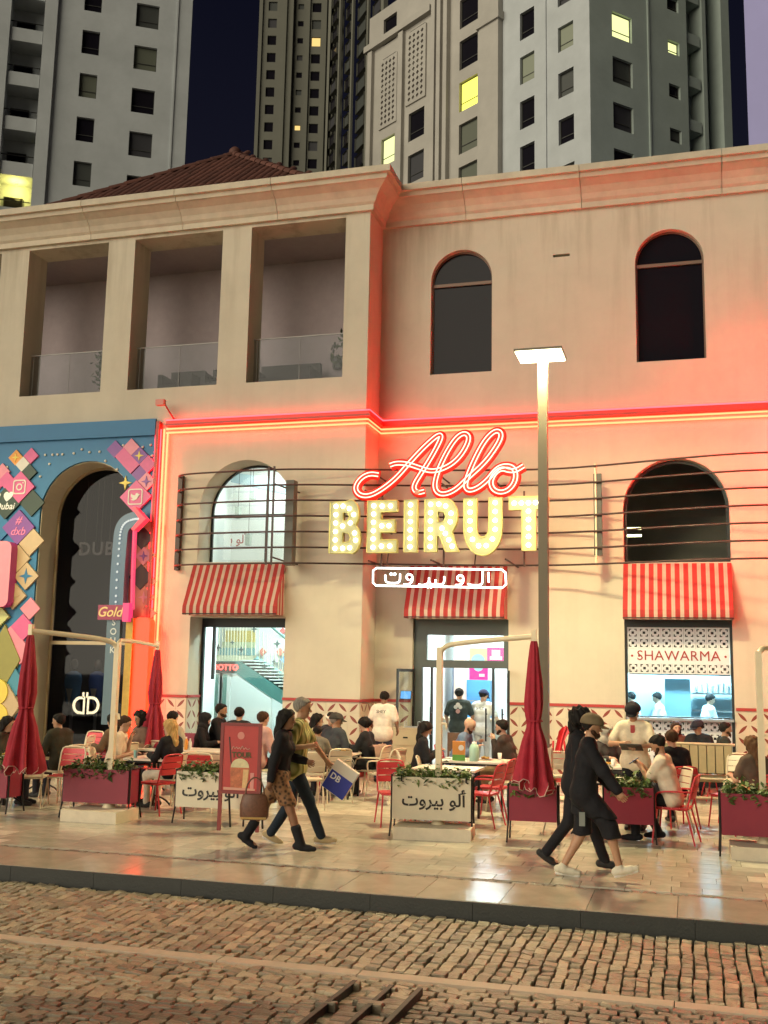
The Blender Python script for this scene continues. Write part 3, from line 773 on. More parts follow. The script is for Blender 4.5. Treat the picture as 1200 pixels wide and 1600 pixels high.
for (x, sg) in ((XV0, 1), (XV1, -1)):
    yv = YL if sg > 0 else YR
    B(x-.20 if sg > 0 else x+.12, x-.12 if sg > 0 else x+.2, yv-.13, yv-.002, .2, ZN+.22).wb('channel', REDCH_, nb)
    for (dx, r, mat) in ((.07, .020, NEONY), (-.02, .020, NEONY), (-.22, .016, NEONR), (-.10, .014, NEONR)):  # extra red tubes here, added to strengthen the red wash on the wall
        MB().tube([(x+dx*sg, yv-.07, .25), (x+dx*sg, yv-.07, ZN+.05*(1 if dx < .05 else -1))], r, 6).wb('neon_tube', mat, nb)
# curved rail in front of the upper arches
plan = smoothc([(-10.74, 20.99), (-10.68, 20.62), (-10.2, 20.46), (-9.0, 20.38), (-8.0, 20.36), (-6.8, 20.62), (-4.6, 21.15), (-2.75, 21.40), (-1.7, 21.22), (.2, 20.62), (1.5, 20.42), (3.2, 20.75), (3.4, 21.98)], 2)
rl = thing('sign_rail', 'seven dark horizontal tubes bowing out across the facade behind the lit sign', 'railing', (-10.74, 21, 4.32))
for k in range(7):
    z = 6.30-k*.33
    MB().tube([(x, y, z) for x, y in plan], .020, 6).wb('rail_tube', M('rail_bronze', (.05, .028, .022), .45, .3), rl)
RB = MATS['rail_bronze']
B(-10.80, -10.70, 20.9, 20.998, 4.25, 6.36).wb('end_bracket', RB, rl)
for x in (-8.40, -8.28): B(x-.018, x+.018, 20.30, 20.335, 4.28, 6.36).wb('post', RB, rl)
B(-8.10, -7.92, 20.55, 20.78, 4.30, 6.1).wb('bracket_post', M('bracket_grey', (.09, .085, .07), .5), rl)
B(-1.76, -1.60, 21.24, 21.36, 4.50, 6.15).wb('bracket_post', M('bracket_dark', (.035, .03, .02), .5), rl)
MB().tube([(-1.72, 21.26, 4.28), (-1.72, 21.26, 6.36)], .03).wb('post', CREAM, rl)
for z in (4.45, 6.0): MB().tube([(-8.3, 20.32, z), (-8.0, 20.7, z-.1), (-7.95, 20.98, z-.1)], .018).wb('strut', RB, rl)
for x in (-6.2, -4.9, -3.4):
    for z in (4.35, 6.2): MB().tube([(x, 20.42, z), (x, YR-.002, z)], .02).wb('strut', RB, rl)
# script sign
YS = 20.28
def S(q): return (-7.492+.0046059*q[0]+.0000584*q[1], 7.45288-.000115*q[0]-.0045359*q[1])
s1 = [(322, 291), (285, 285), (250, 298), (222, 328), (215, 358), (236, 384), (278, 388), (332, 362), (402, 308), (462, 238), (522, 173), (580, 120), (603, 110), (606, 126), (585, 170), (552, 228), (512, 290), (486, 332), (482, 356), (500, 374), (530, 366)]
s2 = [(375, 248), (402, 238), (452, 241), (512, 262), (556, 277), (600, 272), (652, 248), (694, 208), (726, 152), (730, 118), (706, 105), (670, 130), (626, 200), (590, 280), (575, 340), (587, 374), (622, 382), (672, 360), (722, 310), (800, 240), (850, 170), (872, 126), (866, 101), (840, 100), (800, 140), (760, 212), (726, 290), (710, 345), (726, 366), (766, 354), (812, 316), (846, 270), (880, 254), (915, 258), (932, 282), (930, 322), (905, 360), (866, 375), (832, 360), (821, 326), (842, 284), (874, 266), (902, 278), (934, 276), (966, 256)]
sc = thing('script_sign', 'red neon script sign with two tubes per stroke reading Allo', 'neon sign', (-5, YS, 5.7))
for s_ in (s1, s2):
    P = smoothc([S(q) for q in s_], 3); n = len(P)
    MB().tube([(x, YS+.10+.02*i/n, z) for i, (x, z) in enumerate(P)], .105, 10, 0, False, .045, (0, 1, 0)).wb('letter_back', LETR, sc)
    for d in (.036, -.036):
        Q = offs(P, d)
        MB().tube([(x, YS+.015+.03*i/n, z) for i, (x, z) in enumerate(Q)], .0125, 6).wb('neon_tube', NEONP, sc)
for (x, z) in ((-6.3, 5.8), (-4.7, 5.9), (-3.6, 5.9)): MB().tube([(x, YS+.12, z), (x, 21.1, z)], .018).wb('strut', RB, sc)
MB().ell((S((500, 372))[0], YS, S((500, 372))[1]), (.06, .04, .05)).wb('electrode', M('neon_glass_end', (.6, .25, .2), .2), sc)
# marquee letters
MQ = M('marquee_cream', (.34, .33, .18), .4); MQS = M('marquee_return', (.50, .45, .16), .45)
BULB = EM('marquee_bulb', (1, .95, .66), 8)
mq = thing('marquee_sign', 'cream marquee letters studded with glowing bulbs reading BEIRUT', 'marquee sign', (-5, 20.3, 4.5))
def arcpts(c, r, a0, a1, n=8): return [(c[0]+r*math.cos(rad(a0+(a1-a0)*i/n)), c[1]+r*math.sin(rad(a0+(a1-a0)*i/n))) for i in range(n+1)]
ZB0, HB = 4.50, 1.06
def letter(x0, x1, outer, holes, bulbs):
    """unit box 0..1 across and 0..1 up"""
    f = lambda p: (x0+p[0]*(x1-x0), ZB0+p[1]*HB)
    m = MB(); m.fill([f(p) for p in outer], [[f(p) for p in h] for h in holes], 20.30, 20.45, 0, 1)
    lo = m.wb('letter', [MQ, MQS], mq)
    # raised rim
    P = [f(p) for p in outer]; 
    m = MB(); m.tube([(x, 20.295, z) for x, z in P], .016, 5, 0, True, None, None, False)
    for h in holes: m.tube([(x, 20.295, z) for x, z in [f(p) for p in h]], .014, 5, 0, True, None, None, False)
    m.wb('rim', MQS, lo)
    for p in bulbs:
        x, z = f(p); o = link('bulb', BM, lo); o.location = W[lo.name].inverted() @ Vector((x, 20.275, z))
BM = MB().ell((0, 0, 0), (.046, .04, .046), 8, 6).mesh('bulb', BULB)
xx = lambda c: S((c, 530))[0]
def ln(a, b, n): return [(a[0]+(b[0]-a[0])*i/(n-1), a[1]+(b[1]-a[1])*i/(n-1)) for i in range(n)]
Bo = [(0, 0), (.62, 0)]+arcpts((.66, .28), .30, -75, 70, 8)+[(.80, .53)]+arcpts((.62, .76), .28, -40, 80, 8)+[(.5, 1), (0, 1)]
letter(xx(97), xx(245), Bo, [[(.42, .20), (.62, .22), (.66, .30), (.60, .38), (.42, .40)], [(.42, .62), (.58, .64), (.62, .70), (.56, .78), (.42, .79)]],
       ln((.20, .09), (.20, .91), 6)+[(.42, .91), (.62, .86), (.76, .74), (.66, .58), (.42, .52), (.80, .38), (.84, .24), (.66, .10), (.44, .09)])
letter(xx(272), xx(408), [(0, 0), (1, 0), (1, .24), (.46, .24), (.46, .39), (.92, .39), (.92, .62), (.46, .62), (.46, .78), (1, .78), (1, 1), (0, 1)], [],
       ln((.22, .1), (.22, .9), 6)+[(.5, .89), (.78, .89), (.5, .51), (.74, .51), (.5, .12), (.78, .12)])
letter(xx(440), xx(498), [(0, 0), (1, 0), (1, 1), (0, 1)], [], ln((.5, .1), (.5, .9), 6))
Ro = [(0, 0), (.36, 0), (.36, .30), (.44, .30), (.62, 0), (1, 0), (.80, .36)]+arcpts((.64, .68), .32, -45, 80, 8)+[(.5, 1), (0, 1)]
letter(xx(532), xx(683), Ro, [[(.38, .56), (.56, .57), (.62, .66), (.56, .75), (.38, .76)]], ln((.18, .1), (.18, .9), 6)+[(.42, .90), (.62, .86), (.78, .72), (.76, .56), (.52, .44), (.62, .34), (.72, .22), (.82, .1)])
Uo = [(0, 1), (0, .42)]+arcpts((.5, .42), .5, 180, 360, 14)[1:]+[(1, 1), (.66, 1), (.66, .42)]+arcpts((.5, .42), .16, 360, 180, 8)[1:]+[(.34, 1)]
letter(xx(705), xx(870), Uo[::-1][::-1], [], ln((.17, .9), (.17, .40), 4)+[(.24, .22), (.40, .10), (.60, .10), (.76, .22)]+ln((.83, .40), (.83, .9), 4))
letter(xx(900), xx(1068), [(.33, 0), (.67, 0), (.67, .76), (1, .76), (1, 1), (0, 1), (0, .76), (.33, .76)], [], [(.14, .88), (.32, .88), (.68, .88), (.86, .88)]+ln((.5, .88), (.5, .1), 6))
for x in (xx(330), xx(610), xx(960)):
    MB().tube([(x, 20.47, 4.2), (x, 20.47, 5.7)], .02).wb('strut', RB, mq); MB().tube([(x, 20.47, 5.0), (x, 21.2, 5.0)], .018).wb('strut', RB, mq)
# white neon plate with Arabic lettering
asn = thing('arabic_neon_sign', 'white neon Arabic lettering in a rounded neon outline under the marquee letters', 'neon sign', (-5, YS, 4.1))
def nt_(pts, closed=False, it=1, r=.0165):
    P = [S(q) for q in (smoothc(pts, it) if it else pts)]
    MB().tube([(x, YS, z) for x, z in P], r, 6, 0, closed).wb('neon_tube', NEONW, asn)
fr = [(318, 712), (868, 710), (884, 722), (886, 772), (870, 788), (316, 790), (302, 778), (302, 724)]
nt_(fr+[fr[0]], False, 0); 
def ring(cx, cy, r): return [(cx+r*math.cos(a*math.pi/6), cy+r*math.sin(a*math.pi/6)) for a in range(13)]
nt_([(812, 722), (812, 766)], it=0); nt_([(786, 720), (786, 768), (776, 779), (736, 779), (722, 774)])
nt_(ring(690, 750, 13), it=0); nt_([(703, 752), (702, 768), (690, 779), (668, 780)])
nt_([(620, 744), (620, 768), (610, 779), (582, 779), (582, 758)]); nt_([(582, 779), (560, 779), (553, 770), (553, 750)]); nt_([(553, 762), (548, 777), (526, 784), (506, 781)])
nt_(ring(466, 750, 13), it=0); nt_([(479, 752), (478, 770), (464, 781), (440, 782)])
nt_([(424, 736), (424, 768), (412, 777), (370, 777), (358, 768), (358, 742)])
for q in ((384, 738), (400, 738), (604, 787), (548, 790), (562, 790)):
    x, z = S(q); MB().ell((x, YS, z), (.03, .02, .03), 8, 5).wb('neon_dot', NEONW, asn)
for x in (-5.8, -4.0): MB().tube([(x, YS+.08, 4.25), (x, YS+.2, 4.5)], .015).wb('strut', RB, asn)
# awnings: stripes are separate cloth widths sewn together
def awning(x0, x1, yw, n, label, over=.46, zt=4.40, zb=3.44, zv=3.26):
    a = thing('awning', label, 'awning', ((x0+x1)/2, yw, zb), 0, 'striped awnings over the ground floor openings')
    yf = yw-over; m = MB(); d = (x1-x0)/n
    for i in range(n):
        xa, xb = x0+(i+(.14 if i % 2 else 0))*d, x0+(i+(1.14 if i % 2 == 0 else 1))*d
        xb = min(xb, x1)
        pr = [(yw-.01, zt), ((yw+yf)/2, (zt+zb)/2-.012*math.sin(i*1.3)-.01), (yf, zb), (yf-.006, (zb+zv)/2), (yf+.004, zv-.012*(i % 2))]
        m.grid([[(xa, y, z) for y, z in pr], [(xb, y, z) for y, z in pr]], i % 2, False, False)
    m.wb('cloth', [AWR, AWW], a)
    k = 6
    for xs_ in (x0, x1):
        m = MB()
        for i in range(k):
            ya, yb = yw-.01-(over-.01)*i/k, yw-.01-(over-.01)*(i+1)/k
            za, zc = zt-(zt-zb)*i/k, zt-(zt-zb)*(i+1)/k
            m.add([(xs_, ya, za), (xs_, yb, zc), (xs_, yb, zv), (xs_, ya, zv)], [(0, 1, 2, 3)], i % 2)
        m.wb('side_cloth', [AWW, AWR], a)
    MB().tube([(x0, yf+.01, zv+.02), (x1, yf+.01, zv+.02)], .016).wb('front_bar', BLACKM, a)
    for xs_ in (x0+.02, x1-.02): MB().tube([(xs_, yf+.01, zv+.02), (xs_, yw-.01, zv+.05)], .014).wb('arm', BLACKM, a)
awning(-10.37, -8.22, YL, 27, 'red striped awning below the bright arched window beside the stair hall'); awning(-5.74, -3.62, YR, 25, 'red striped awning over the entrance under the Arabic neon'); awning(-1.24, .86, YR, 25, 'red striped awning over the serving hatch')
# invented neon sign past the right edge, added to redden the wall
bs = thing('unseen_blade_sign', 'unseen projecting sign outlined in red neon tubes, added to redden the right of the facade', 'blade sign', (2.4, YR, 6.5))
B(2.25, 2.55, 20.6, 21.9, 5.2, 7.9).wb('panel', LETR, bs)
for x in (2.23, 2.57):
    for g_ in (.0, .16, .32): MB().tube([(x, 20.7+g_, 5.3+g_), (x, 21.8-g_, 5.3+g_), (x, 21.8-g_, 7.8-g_), (x, 20.7+g_, 7.8-g_)], .016, 6, 0, True).wb('neon_tube', NEONB, bs)
for z in (5.6, 7.5): MB().tube([(2.4, 21.9, z), (2.4, YR-.002, z)], .03).wb('bracket', BLACKM, bs)
# pointer flood lamp on the ledge
fl = thing('flood_lamp', 'small red lit flood lamp on a bent arm above the mural corner', 'lamp', (-11.1, YL, 7.9))
MB().tube([(-11.02, YL-.002, 7.66), (-11.05, YL-.2, 7.8), (-11.12, YL-.3, 7.95)], .018).wb('arm', LETR, fl)
MB().cbox((-11.2, YL-.34, 7.98), (.2, .12, .13)).wb('lamp_head', M('lamp_head_red', (.6, .2, .15), .5), fl)
# street lamps: one in view, unseen neighbours assumed along the promenade for more light
LHEAD = EM('lamp_panel', (1, .98, .62), 9)
POSTM = M('lamp_post_bronze', (.115, .095, .062), .45, .3, var=.06, vs=3); SLEEVE = M('lamp_post_sleeve', (.50, .42, .30), .6)
def street_lamp(x, y, label, power, c=(1, .86, .46)):
    t = thing('street_lamp', label, 'street lamp', (x, y, 0), 0, 'square post street lamps')
    MB().box(-.075, .075, -.075, .075, .9, 7.22).build('post', POSTM, t)
    MB().box(-.12, .12, -.12, .12, 0, 1.0).build('post_sleeve', SLEEVE, t)
    MB().box(-.42, .36, -.40, .28, 7.32, 7.355).build('lamp_head', POSTM, t)
    MB().box(-.03, .03, -.03, .03, 7.22, 7.33).build('neck', POSTM, t)
    MB().box(-.40, .34, -.38, .26, 7.300, 7.318).build('lamp_panel', LHEAD, t)
    l = bpy.data.lights.new('street_lamp_light', 'AREA'); l.shape = 'RECTANGLE'; l.size = .74; l.size_y = .64; l.energy = power; l.color = c
    o = bpy.data.objects.new('street_lamp_light', l); col.objects.link(o); o.location = (x-.03, y-.06, 7.295)
    return t
street_lamp(-2.2, 16.9, 'square bronze street lamp with a glowing flat head before the facade', 820)
street_lamp(-14.6, 16.9, 'unseen square street lamp assumed further along the promenade beyond the mural', 360); street_lamp(9.8, 16.9, 'unseen square street lamp assumed past the serving hatch beyond the view', 260)
def unseen_globe_lamp(x, y, label, power, c, z=8.6):  # unseen lamps, assumed across the street and added to light the upper facade
    t = thing('unseen_globe_lamp', label, 'street lamp', (x, y, 0), 0, 'unseen globe lamps assumed on the opposite pavement')
    MB().tube([(0, 0, 0), (0, 0, 1), (0, 0, z-.3)], [.1, .07, .05], 8).build('post', BLACKM, t)
    MB().ell((0, 0, z), (.25, .25, .25), 12, 8).build('globe', EM('unseen_globe_glow', (1, .8, .5), 6), t)
    MB().lathe((0, 0, z+.2), [(.2, 0), (.14, .1), (.02, .14)]).build('cap', BLACKM, t)
    l = bpy.data.lights.new('unseen_globe_light', 'POINT'); l.energy = power; l.color = c; l.shadow_soft_size = .3
    o = bpy.data.objects.new('unseen_globe_light', l); col.objects.link(o); o.location = (x, y, z-.05); 
    return o
for i, x in enumerate((-16, -3.5, 9)):
    o = unseen_globe_lamp(x, -3.2, 'unseen tall globe lamp assumed on the opposite pavement to light the facade, %s' % ('nearest the mural end', 'straight across from the entrance', 'across from the serving hatch')[i], 1500, (1, .80, .50))

# ================================================================ MURAL SHOPFRONT
def MP(q): return (-16.16+.016372*q[0]+.001029*q[1], 17.2474-.000135*q[0]-.0144916*q[1])
MB_ = M('mural_blue', (.02, .155, .33), .55, var=.06, vs=2); MDB = M('mural_deep_blue', (.03, .09, .16), .55)
MC = {k: M('mural_'+k, v, .5, var=.06, vs=6) for k, v in dict(pink=(.62, .10, .27), rose=(.70, .24, .32), salmon=(.62, .22, .17), purple=(.20, .06, .30), green=(.02, .045, .03), beige=(.50, .37, .22),
      white=(.66, .62, .55), brown=(.06, .03, .03), blue=(.06, .16, .42), yellow=(.72, .55, .08), olive=(.26, .24, .06), magenta=(.55, .06, .28), sky=(.05, .24, .36), orange=(.72, .30, .04), lime=(.5, .52, .2)).items()}
mu = thing('mural_panel', 'blue mural panel with pink diamonds wrapped round a tall shop arch', 'mural', (-13, YL, 0))
x0, x1, z0, zs = MARCH
MB().fill(rect(-16.6, -11.42, 0.0, 7.62), [arch(x0-.02, x1+.02, -.0+.001, zs)], YL-.06, YL-.003).wb('backboard', MB_, mu)
B(-16.6, -11.42, YL-.13, YL-.062, 7.30, 7.68).wb('top_band', MB_, mu)
DP = 0
def dia(px, py, hw, c, lift=0, hh=None, mark=None, mc='yellow'):
    global DP
    DP = (DP+1) % 7
    x, z = MP((px, py)); h = hw*.0164; v = (hh or hw)*.0158; y = YL-.10-lift-DP*.0035
    r_ = .04
    P = [(x-h, z-r_), (x-h+r_, z-r_*1.6+0), (x, z-v), (x+h, z), (x, z+v), (x-h, z+.001)]
    P = [(x-h, z), (x, z-v), (x+h, z), (x, z+v)]
    o = MB().fill(P, [], y, YL-.061).wb('diamond', MC[c], mu)
    if mark == 'star':
        s_ = h*.55; q = []
        for k in range(8): rr = s_ if k % 2 == 0 else s_*.3; q.append((x+rr*math.sin(k*math.pi/4), z+rr*math.cos(k*math.pi/4)))
        MB().fill(q[::-1], [], y-.012, y-.002).wb('star', MC[mc], o)
    return o, x, y, z
# right of the arch
for a in [(184, 704, 13, 'purple'), (209, 702, 13, 'rose'), (197, 716, 13, 'pink'), (222, 716, 13, 'purple', 0, None, 'star'), (209, 730, 13, 'pink'), (235, 730, 13, 'pink'), (222, 745, 13, 'purple'),
          (232, 757, 14, 'rose', 0, None, 'star', 'purple'), (233, 828, 12, 'salmon'), (225, 845, 17, 'brown'), (235, 872, 10, 'salmon'), (227, 873, 13, 'rose', 0, None, 'star', 'purple'), (222, 905, 18, 'brown'),
          (234, 912, 11, 'salmon'), (226, 936, 16, 'salmon', 0, None, 'star', 'rose'), (232, 960, 12, 'salmon'), (222, 990, 18, 'salmon'), (231, 1010, 11, 'salmon'), (222, 1045, 15, 'salmon'), (229, 1075, 11, 'salmon')]: dia(*a)
MB().fill([(-12.0+.0, 5.1), (-11.44, 5.1), (-11.44, 1.0), (-11.72, 1.0)][::-1], [], YL-.092, YL-.061).wb('salmon_field', MC['salmon'], mu)
o, x, y, z = dia(216, 781, 24, 'pink', .03)
def roundrect(cx, cz, w_, h_, r_):
    P = []
    for (sx, sz, a) in ((1, -1, -90), (1, 1, 0), (-1, 1, 90), (-1, -1, 180)):
        for k in range(5): q = rad(a+k*22.5); P.append((cx+sx*(w_-r_)+r_*math.cos(q), cz+sz*(h_-r_)+r_*math.sin(q)))
    return P
MB().fill(roundrect(x, z, .18, .18, .05), [roundrect(x, z, .155, .155, .04)], y-.012, y-.002).wb('icon_frame', MC['white'], o)
bird = [(-.11, -.06), (-.04, -.09), (.04, -.06), (.08, .01), (.12, .05), (.08, .06), (.05, .085), (.01, .07), (-.0, .03), (-.06, .04), (-.10, .075), (-.11, .02), (-.09, -.02), (-.05, -.04)]
MB().fill([(x+a, z+b) for a, b in bird], [], y-.014, y-.002).wb('bird_icon', MC['white'], o)
for (px, py, s_) in ((199, 758, 10),):
    x, z = MP((px, py)); q = []
    for k in range(8): rr = s_*.0164 if k % 2 == 0 else s_*.005; q.append((x+rr*math.sin(k*math.pi/4), z+rr*math.cos(k*math.pi/4)))
    MB().fill(q[::-1], [], YL-.085, YL-.062).wb('star', MC['yellow'], mu)
# left of the arch
for a in [(25, 712, 12, 'orange', 0, None, 'star'), (50, 710, 12, 'pink'), (37, 724, 12, 'white'), (47, 737, 13, 'green'), (3, 735, 13, 'rose'), (11, 750, 14, 'pink'), (-8, 755, 14, 'pink'), (52, 787, 20, 'green'),
          (2, 826, 20, 'blue'), (50, 848, 22, 'beige'), (30, 876, 20, 'beige'), (44, 904, 20, 'beige', 0, None, 'star', 'blue'), (24, 935, 20, 'beige', 0, None, 'star', 'beige'), (50, 955, 16, 'rose'), (38, 985, 20, 'pink'), (18, 1005, 20, 'rose'),
          (36, 1022, 18, 'rose'), (8, 1035, 28, 'olive', .02, 50), (-4, 968, 22, 'lime', .03), (20, 1072, 24, 'sky', .0, 30)]: dia(*a)
o, x, y, z = dia(33, 761, 24, 'pink', .03)
MB().fill(roundrect(x, z, .17, .17, .06), [roundrect(x, z, .14, .14, .045)], y-.012, y-.002).wb('icon_frame', MC['white'], o)
MB().fill(arcpts((x, z), .085, 0, 345, 16), [arcpts((x, z), .055, 0, 345, 12)], y-.012, y-.002).wb('icon_ring', MC['white'], o)
MB().fill(arcpts((x+.095, z+.095), .02, 0, 330, 6), [], y-.012, y-.002).wb('icon_dot', MC['white'], o)
o, x, y, z = dia(10, 786, 25, 'green', .02); put_text('ild', 'lettering', o, (x-.02, y-.008, z+.02))
o, x, y, z = dia(31, 826, 26, 'purple', .02); put_text('dxb', 'lettering', o, (x, y-.008, z+.03))
x, z = MP((2, 902)); MB().fill(roundrect(x, z, .42, .75, .16), [], YL-.35, YL-.062, 0, 1).wb('raised_block', [MC['rose'], MC['magenta']], mu)
for (px, py, r_) in ((2, 1085, 18), (2, 1122, 18)):
    x, z = MP((px, py)); MB().fill(arcpts((x, z), r_*.016, 0, 345, 20), [], YL-.2, YL-.062).wb('yellow_disc', MC['yellow'], mu)
o, x, y, z = dia(16, 1105, 22, 'beige', .06, 30)
for k, (px, py) in enumerate([(10, 727), (72, 709), (84, 709), (92, 709), (100, 709), (118, 708), (131, 702), (143, 707), (159, 707), (79, 724), (168, 722), (64, 744), (186, 736), (196, 698), (226, 702), (238, 699), (240, 716)]):
    x, z = MP((px, py)); MB().ell((x, YL-.075, z), (.035, .02, .03), 8, 5).wb('sparkle', MC['white'], mu)
# blue bent arrow sign with bulbs
SB = M('sign_slate_blue', (.09, .16, .26), .45); 
yA = YL-.42
def MQ_(q): p = at(q[0], q[1], yA); return (p.x, p.z)
ar = thing('arrow_sign', 'blue bent arrow sign dotted with small bulbs and tipped by a red chevron', 'arrow sign', (-12.2, yA, 4.0))
cl = [MQ_(q) for q in ((181, 950), (183, 900), (187, 850), (189, 828), (196, 816), (210, 811), (218, 811))]
cl = smoothc(cl, 2); L1 = offs(cl, .17); L2 = offs(cl, -.17)
MB().fill(L2+L1[::-1], [], yA, yA+.22).wb('arrow_body', SB, ar)
bl = [MQ_(q) for q in ((205, 952), (206, 900), (208, 850), (209, 826))]
m = MB(); m.tube([(x, yA+.05, z) for x, z in bl], .05, 6); m.wb('pink_edge', EM('pink_edge_glow', (1, .06, .16), .9), ar)
ch = [MQ_(q) for q in ((208, 793), (228, 811), (207, 829), (212, 829), (218, 822), (227, 811), (217, 800), (213, 793))]
P = [MQ_(q) for q in ((207, 794), (212, 792), (229, 811), (210, 830), (206, 827), (219, 811))]
MB().fill(P[::-1], [], yA-.04, yA+.16).wb('chevron', EM('chevron_glow', (1, .03, .06), 1.2), ar)
n = len(cl)
for k in range(1, n, max(1, n//20)):
    MB().ell((cl[k][0], yA-.015, cl[k][1]), (.028, .02, .028), 6, 4).wb('bulb', EM('small_bulb', (.8, .85, .8), .8), ar)
MB().tube([(-12.2, yA+.1, 4.3), (-12.2, YL-.06, 4.3)], .03).wb('bracket', BLACKM, ar)
gp = thing('hanging_plate', 'small maroon plate with gold script lettering across the blue arrow sign', 'sign', (-12.2, yA, 3.45))
a, b = MQ_((156, 957)), MQ_((208, 957))
MB().fill(rect(a[0], b[0]-.2, a[1]-.16, a[1]+.16), [], yA-.08, yA-.02).wb('plate', M('plate_maroon', (.30, .04, .10), .5), gp)
MB().fill(rect(b[0]-.19, b[0]-.04, a[1]-.2, a[1]+.2), [], yA-.12, yA+.06).wb('end_block', EM('pink_block_glow', (1, .04, .18), .9), gp)
put_text('gold', 'lettering', gp, ((a[0]+b[0])/2-.12, yA-.086, a[1]))
vp = thing('vertical_sign', 'narrow blue glass sign board with pale vertical letters beneath the maroon plate', 'sign', (-12.3, yA, 1.0))
a, b = MQ_((168, 970)), MQ_((190, 970))
B(a[0], b[0]-.02, yA-.02, yA+.08, .9, a[1]+.02).wb('board', M('board_slate', (.08, .14, .19), .25), vp)
put_text('so', 'lettering', vp, ((a[0]+b[0])/2, yA-.026, 2.78))
oc = thing('orange_column', 'rounded orange glowing column with a gold flank beside the mural arch', 'column', (-11.75, YL-.4, 0))
a, b = MQ_((194, 972)), MQ_((221, 972))
MB().fill(rect(a[0]+.05, a[0]+.22, 0, 3.18), [], YL-.42, YL-.12).wb('gold_side', M('gold_panel', (.42, .26, .05), .45, .3, var=.2, vs=8), oc)
MB().fill(roundrect(b[0]-.02, 1.6, .19, 1.6, .12), [], YL-.36, YL-.12).wb('orange_panel', EM('orange_panel_glow', (1, .022, .004), 4), oc)
# inside the arch: hanging letters, lit-up door pulls, display figures
hl = thing('hanging_letters', 'grey letters DUB hung on cords inside the dark arched window', 'letters', (-12.9, YL+.62, 4.5))
a = at(151, 857, YL+.9); put_text('dub', 'letter', hl, (a.x, YL+.9, a.z-.02), s=.95)
for px in (133, 150, 158, 171):
    t_ = at(px+6, 752, YL+.9); b_ = at(px, 846, YL+.9); MB().tube([(b_.x, YL+.9, b_.z), (t_.x, YL+.9, t_.z)], .008, 4).wb('cord', M('cord_grey', (.4, .38, .36), .6), hl)
dh = thing('door_pulls', 'chrome door pulls shaped like facing letter D with two bars above', 'door pulls', (-13, YL+.5, 1.4))
CH = M('chrome_bright', (.8, .76, .62), .15, .9)
for px, sg in ((126, -1), (144, 1)):
    p = at(px, 1102, YL+.5)
    MB().fill([(p.x+sg*c_, p.z+d_) for c_, d_ in [(-.12, -.2)]+arcpts((0, 0), .2, -75, 75, 8)+[(-.12, .2)]][::sg], [[(p.x+sg*c_, p.z+d_) for c_, d_ in [(-.07, -.14)]+arcpts((-.01, 0), .14, -75, 75, 8)+[(-.07, .14)]][::sg]], YL+.48, YL+.53).wb('pull', CH, dh)
for px in (131, 137): p = at(px, 1086, YL+.5); B(p.x-.025, p.x+.025, YL+.48, YL+.53, p.z-.06, p.z+.06).wb('bar', CH, dh)
def mannequin(px, py, Y, shirt, label):
    p = at(px, py, Y); t = thing('mannequin', label, 'mannequin', (p.x, Y, .1)); 
    m = MB(); m.grid([[(r_*math.cos(a*.524), .6*r_*math.sin(a*.524), z) for a in range(12)] for r_, z in ((.16, 1.15), (.19, 1.35), (.23, 1.7), (.20, 1.85), (.06, 1.92))], 0, True); m.build('torso', shirt, t)
    MB().ell((0, 0, 2.08), (.09, .1, .13)).build('head', M('mannequin_grey', (.3, .3, .3), .4), t)
    MB().tube([(0, 0, 0), (0, 0, 1.2)], .04).build('stand', STEEL, t); MB().box(-.25, .25, -.2, .2, -.09, 0).build('base', STEEL, t)
    MB().add([(-.08, -.17, 1.5), (.1, -.17, 1.5), (.05, -.2, 1.1)], [(0, 2, 1), (0, 1, 2)]).build('label_tag', M('paper_white', (.75, .75, .72), .6), t)
mannequin(116, 1040, YL+1.6, M('shirt_blue', (.10, .30, .62), .7), 'mannequin in a blue shirt nearer the left jamb of the dark shop window'); mannequin(153, 1045, YL+2.2, M('shirt_royal', (.07, .16, .55), .7), 'mannequin in a royal blue shirt deeper in the dark shop window')
lp = bpy.data.lights.new('display_lamp', 'POINT'); lp.energy = 16; lp.color = (1, .85, .6); lp.shadow_soft_size = .1
o = bpy.data.objects.new('display_lamp', lp); col.objects.link(o); o.location = (-13.3, YL+1.4, 3.2)

# ================================================================ STAIR HALL, ENTRANCE HALL FITTINGS
TEAL = M('stair_teal', (.05, .16, .15), .5, var=.1, vs=3); GOLDM = M('poster_gold', (.5, .36, .12), .6); 
st = thing('staircase', 'teal staircase with railing bars dropping to the right inside the left shopfront', 'staircase', (-9.5, 24, 0))
YB = 24.2
def SL(px, py, Y=YB): p = at(px, py, Y); return (p.x, p.z)
P = [SL(322, 1052), SL(369, 1052), SL(424, 1090), SL(440, 1100), SL(440, 1078), SL(375, 1033), SL(322, 1033)]
MB().fill(P, [], YB, YB+.9).wb('stringer', TEAL, st)
P = [SL(320, 1053.5), SL(369, 1053.5), SL(424, 1091.5), SL(424, 1240), SL(320, 1240)]
MB().fill(P[::-1], [], YB+.01, YB+.06).wb('under_stair_wall', INW, st)
for k in range(9):
    a = SL(375+k*7.5, 1033+k*5); B(a[0], a[0]+.3, YB, YB+.9, a[1]+.0, a[1]+.03).wb('tread', M('tread_pale', (.55, .62, .58), .5), st)
BARM = M('stair_bar', (.62, .58, .42), .4, .4)
for k in range(11):
    a = SL(336+k*4.6, 1032); b = SL(337+k*4.6, 968); MB().tube([(a[0], YB+.05, a[1]), (b[0], YB+.05, b[1]+.25)], .012, 5).wb('baluster', BARM, st)
for k in range(9):
    a = SL(392+k*6, 1040+k*4.2, YB+.8); b = SL(392+k*6, 975+k*4, YB+.8); MB().tube([(a[0], YB+.85, a[1]), (b[0], YB+.85, b[1])], .012, 5).wb('baluster', BARM, st)
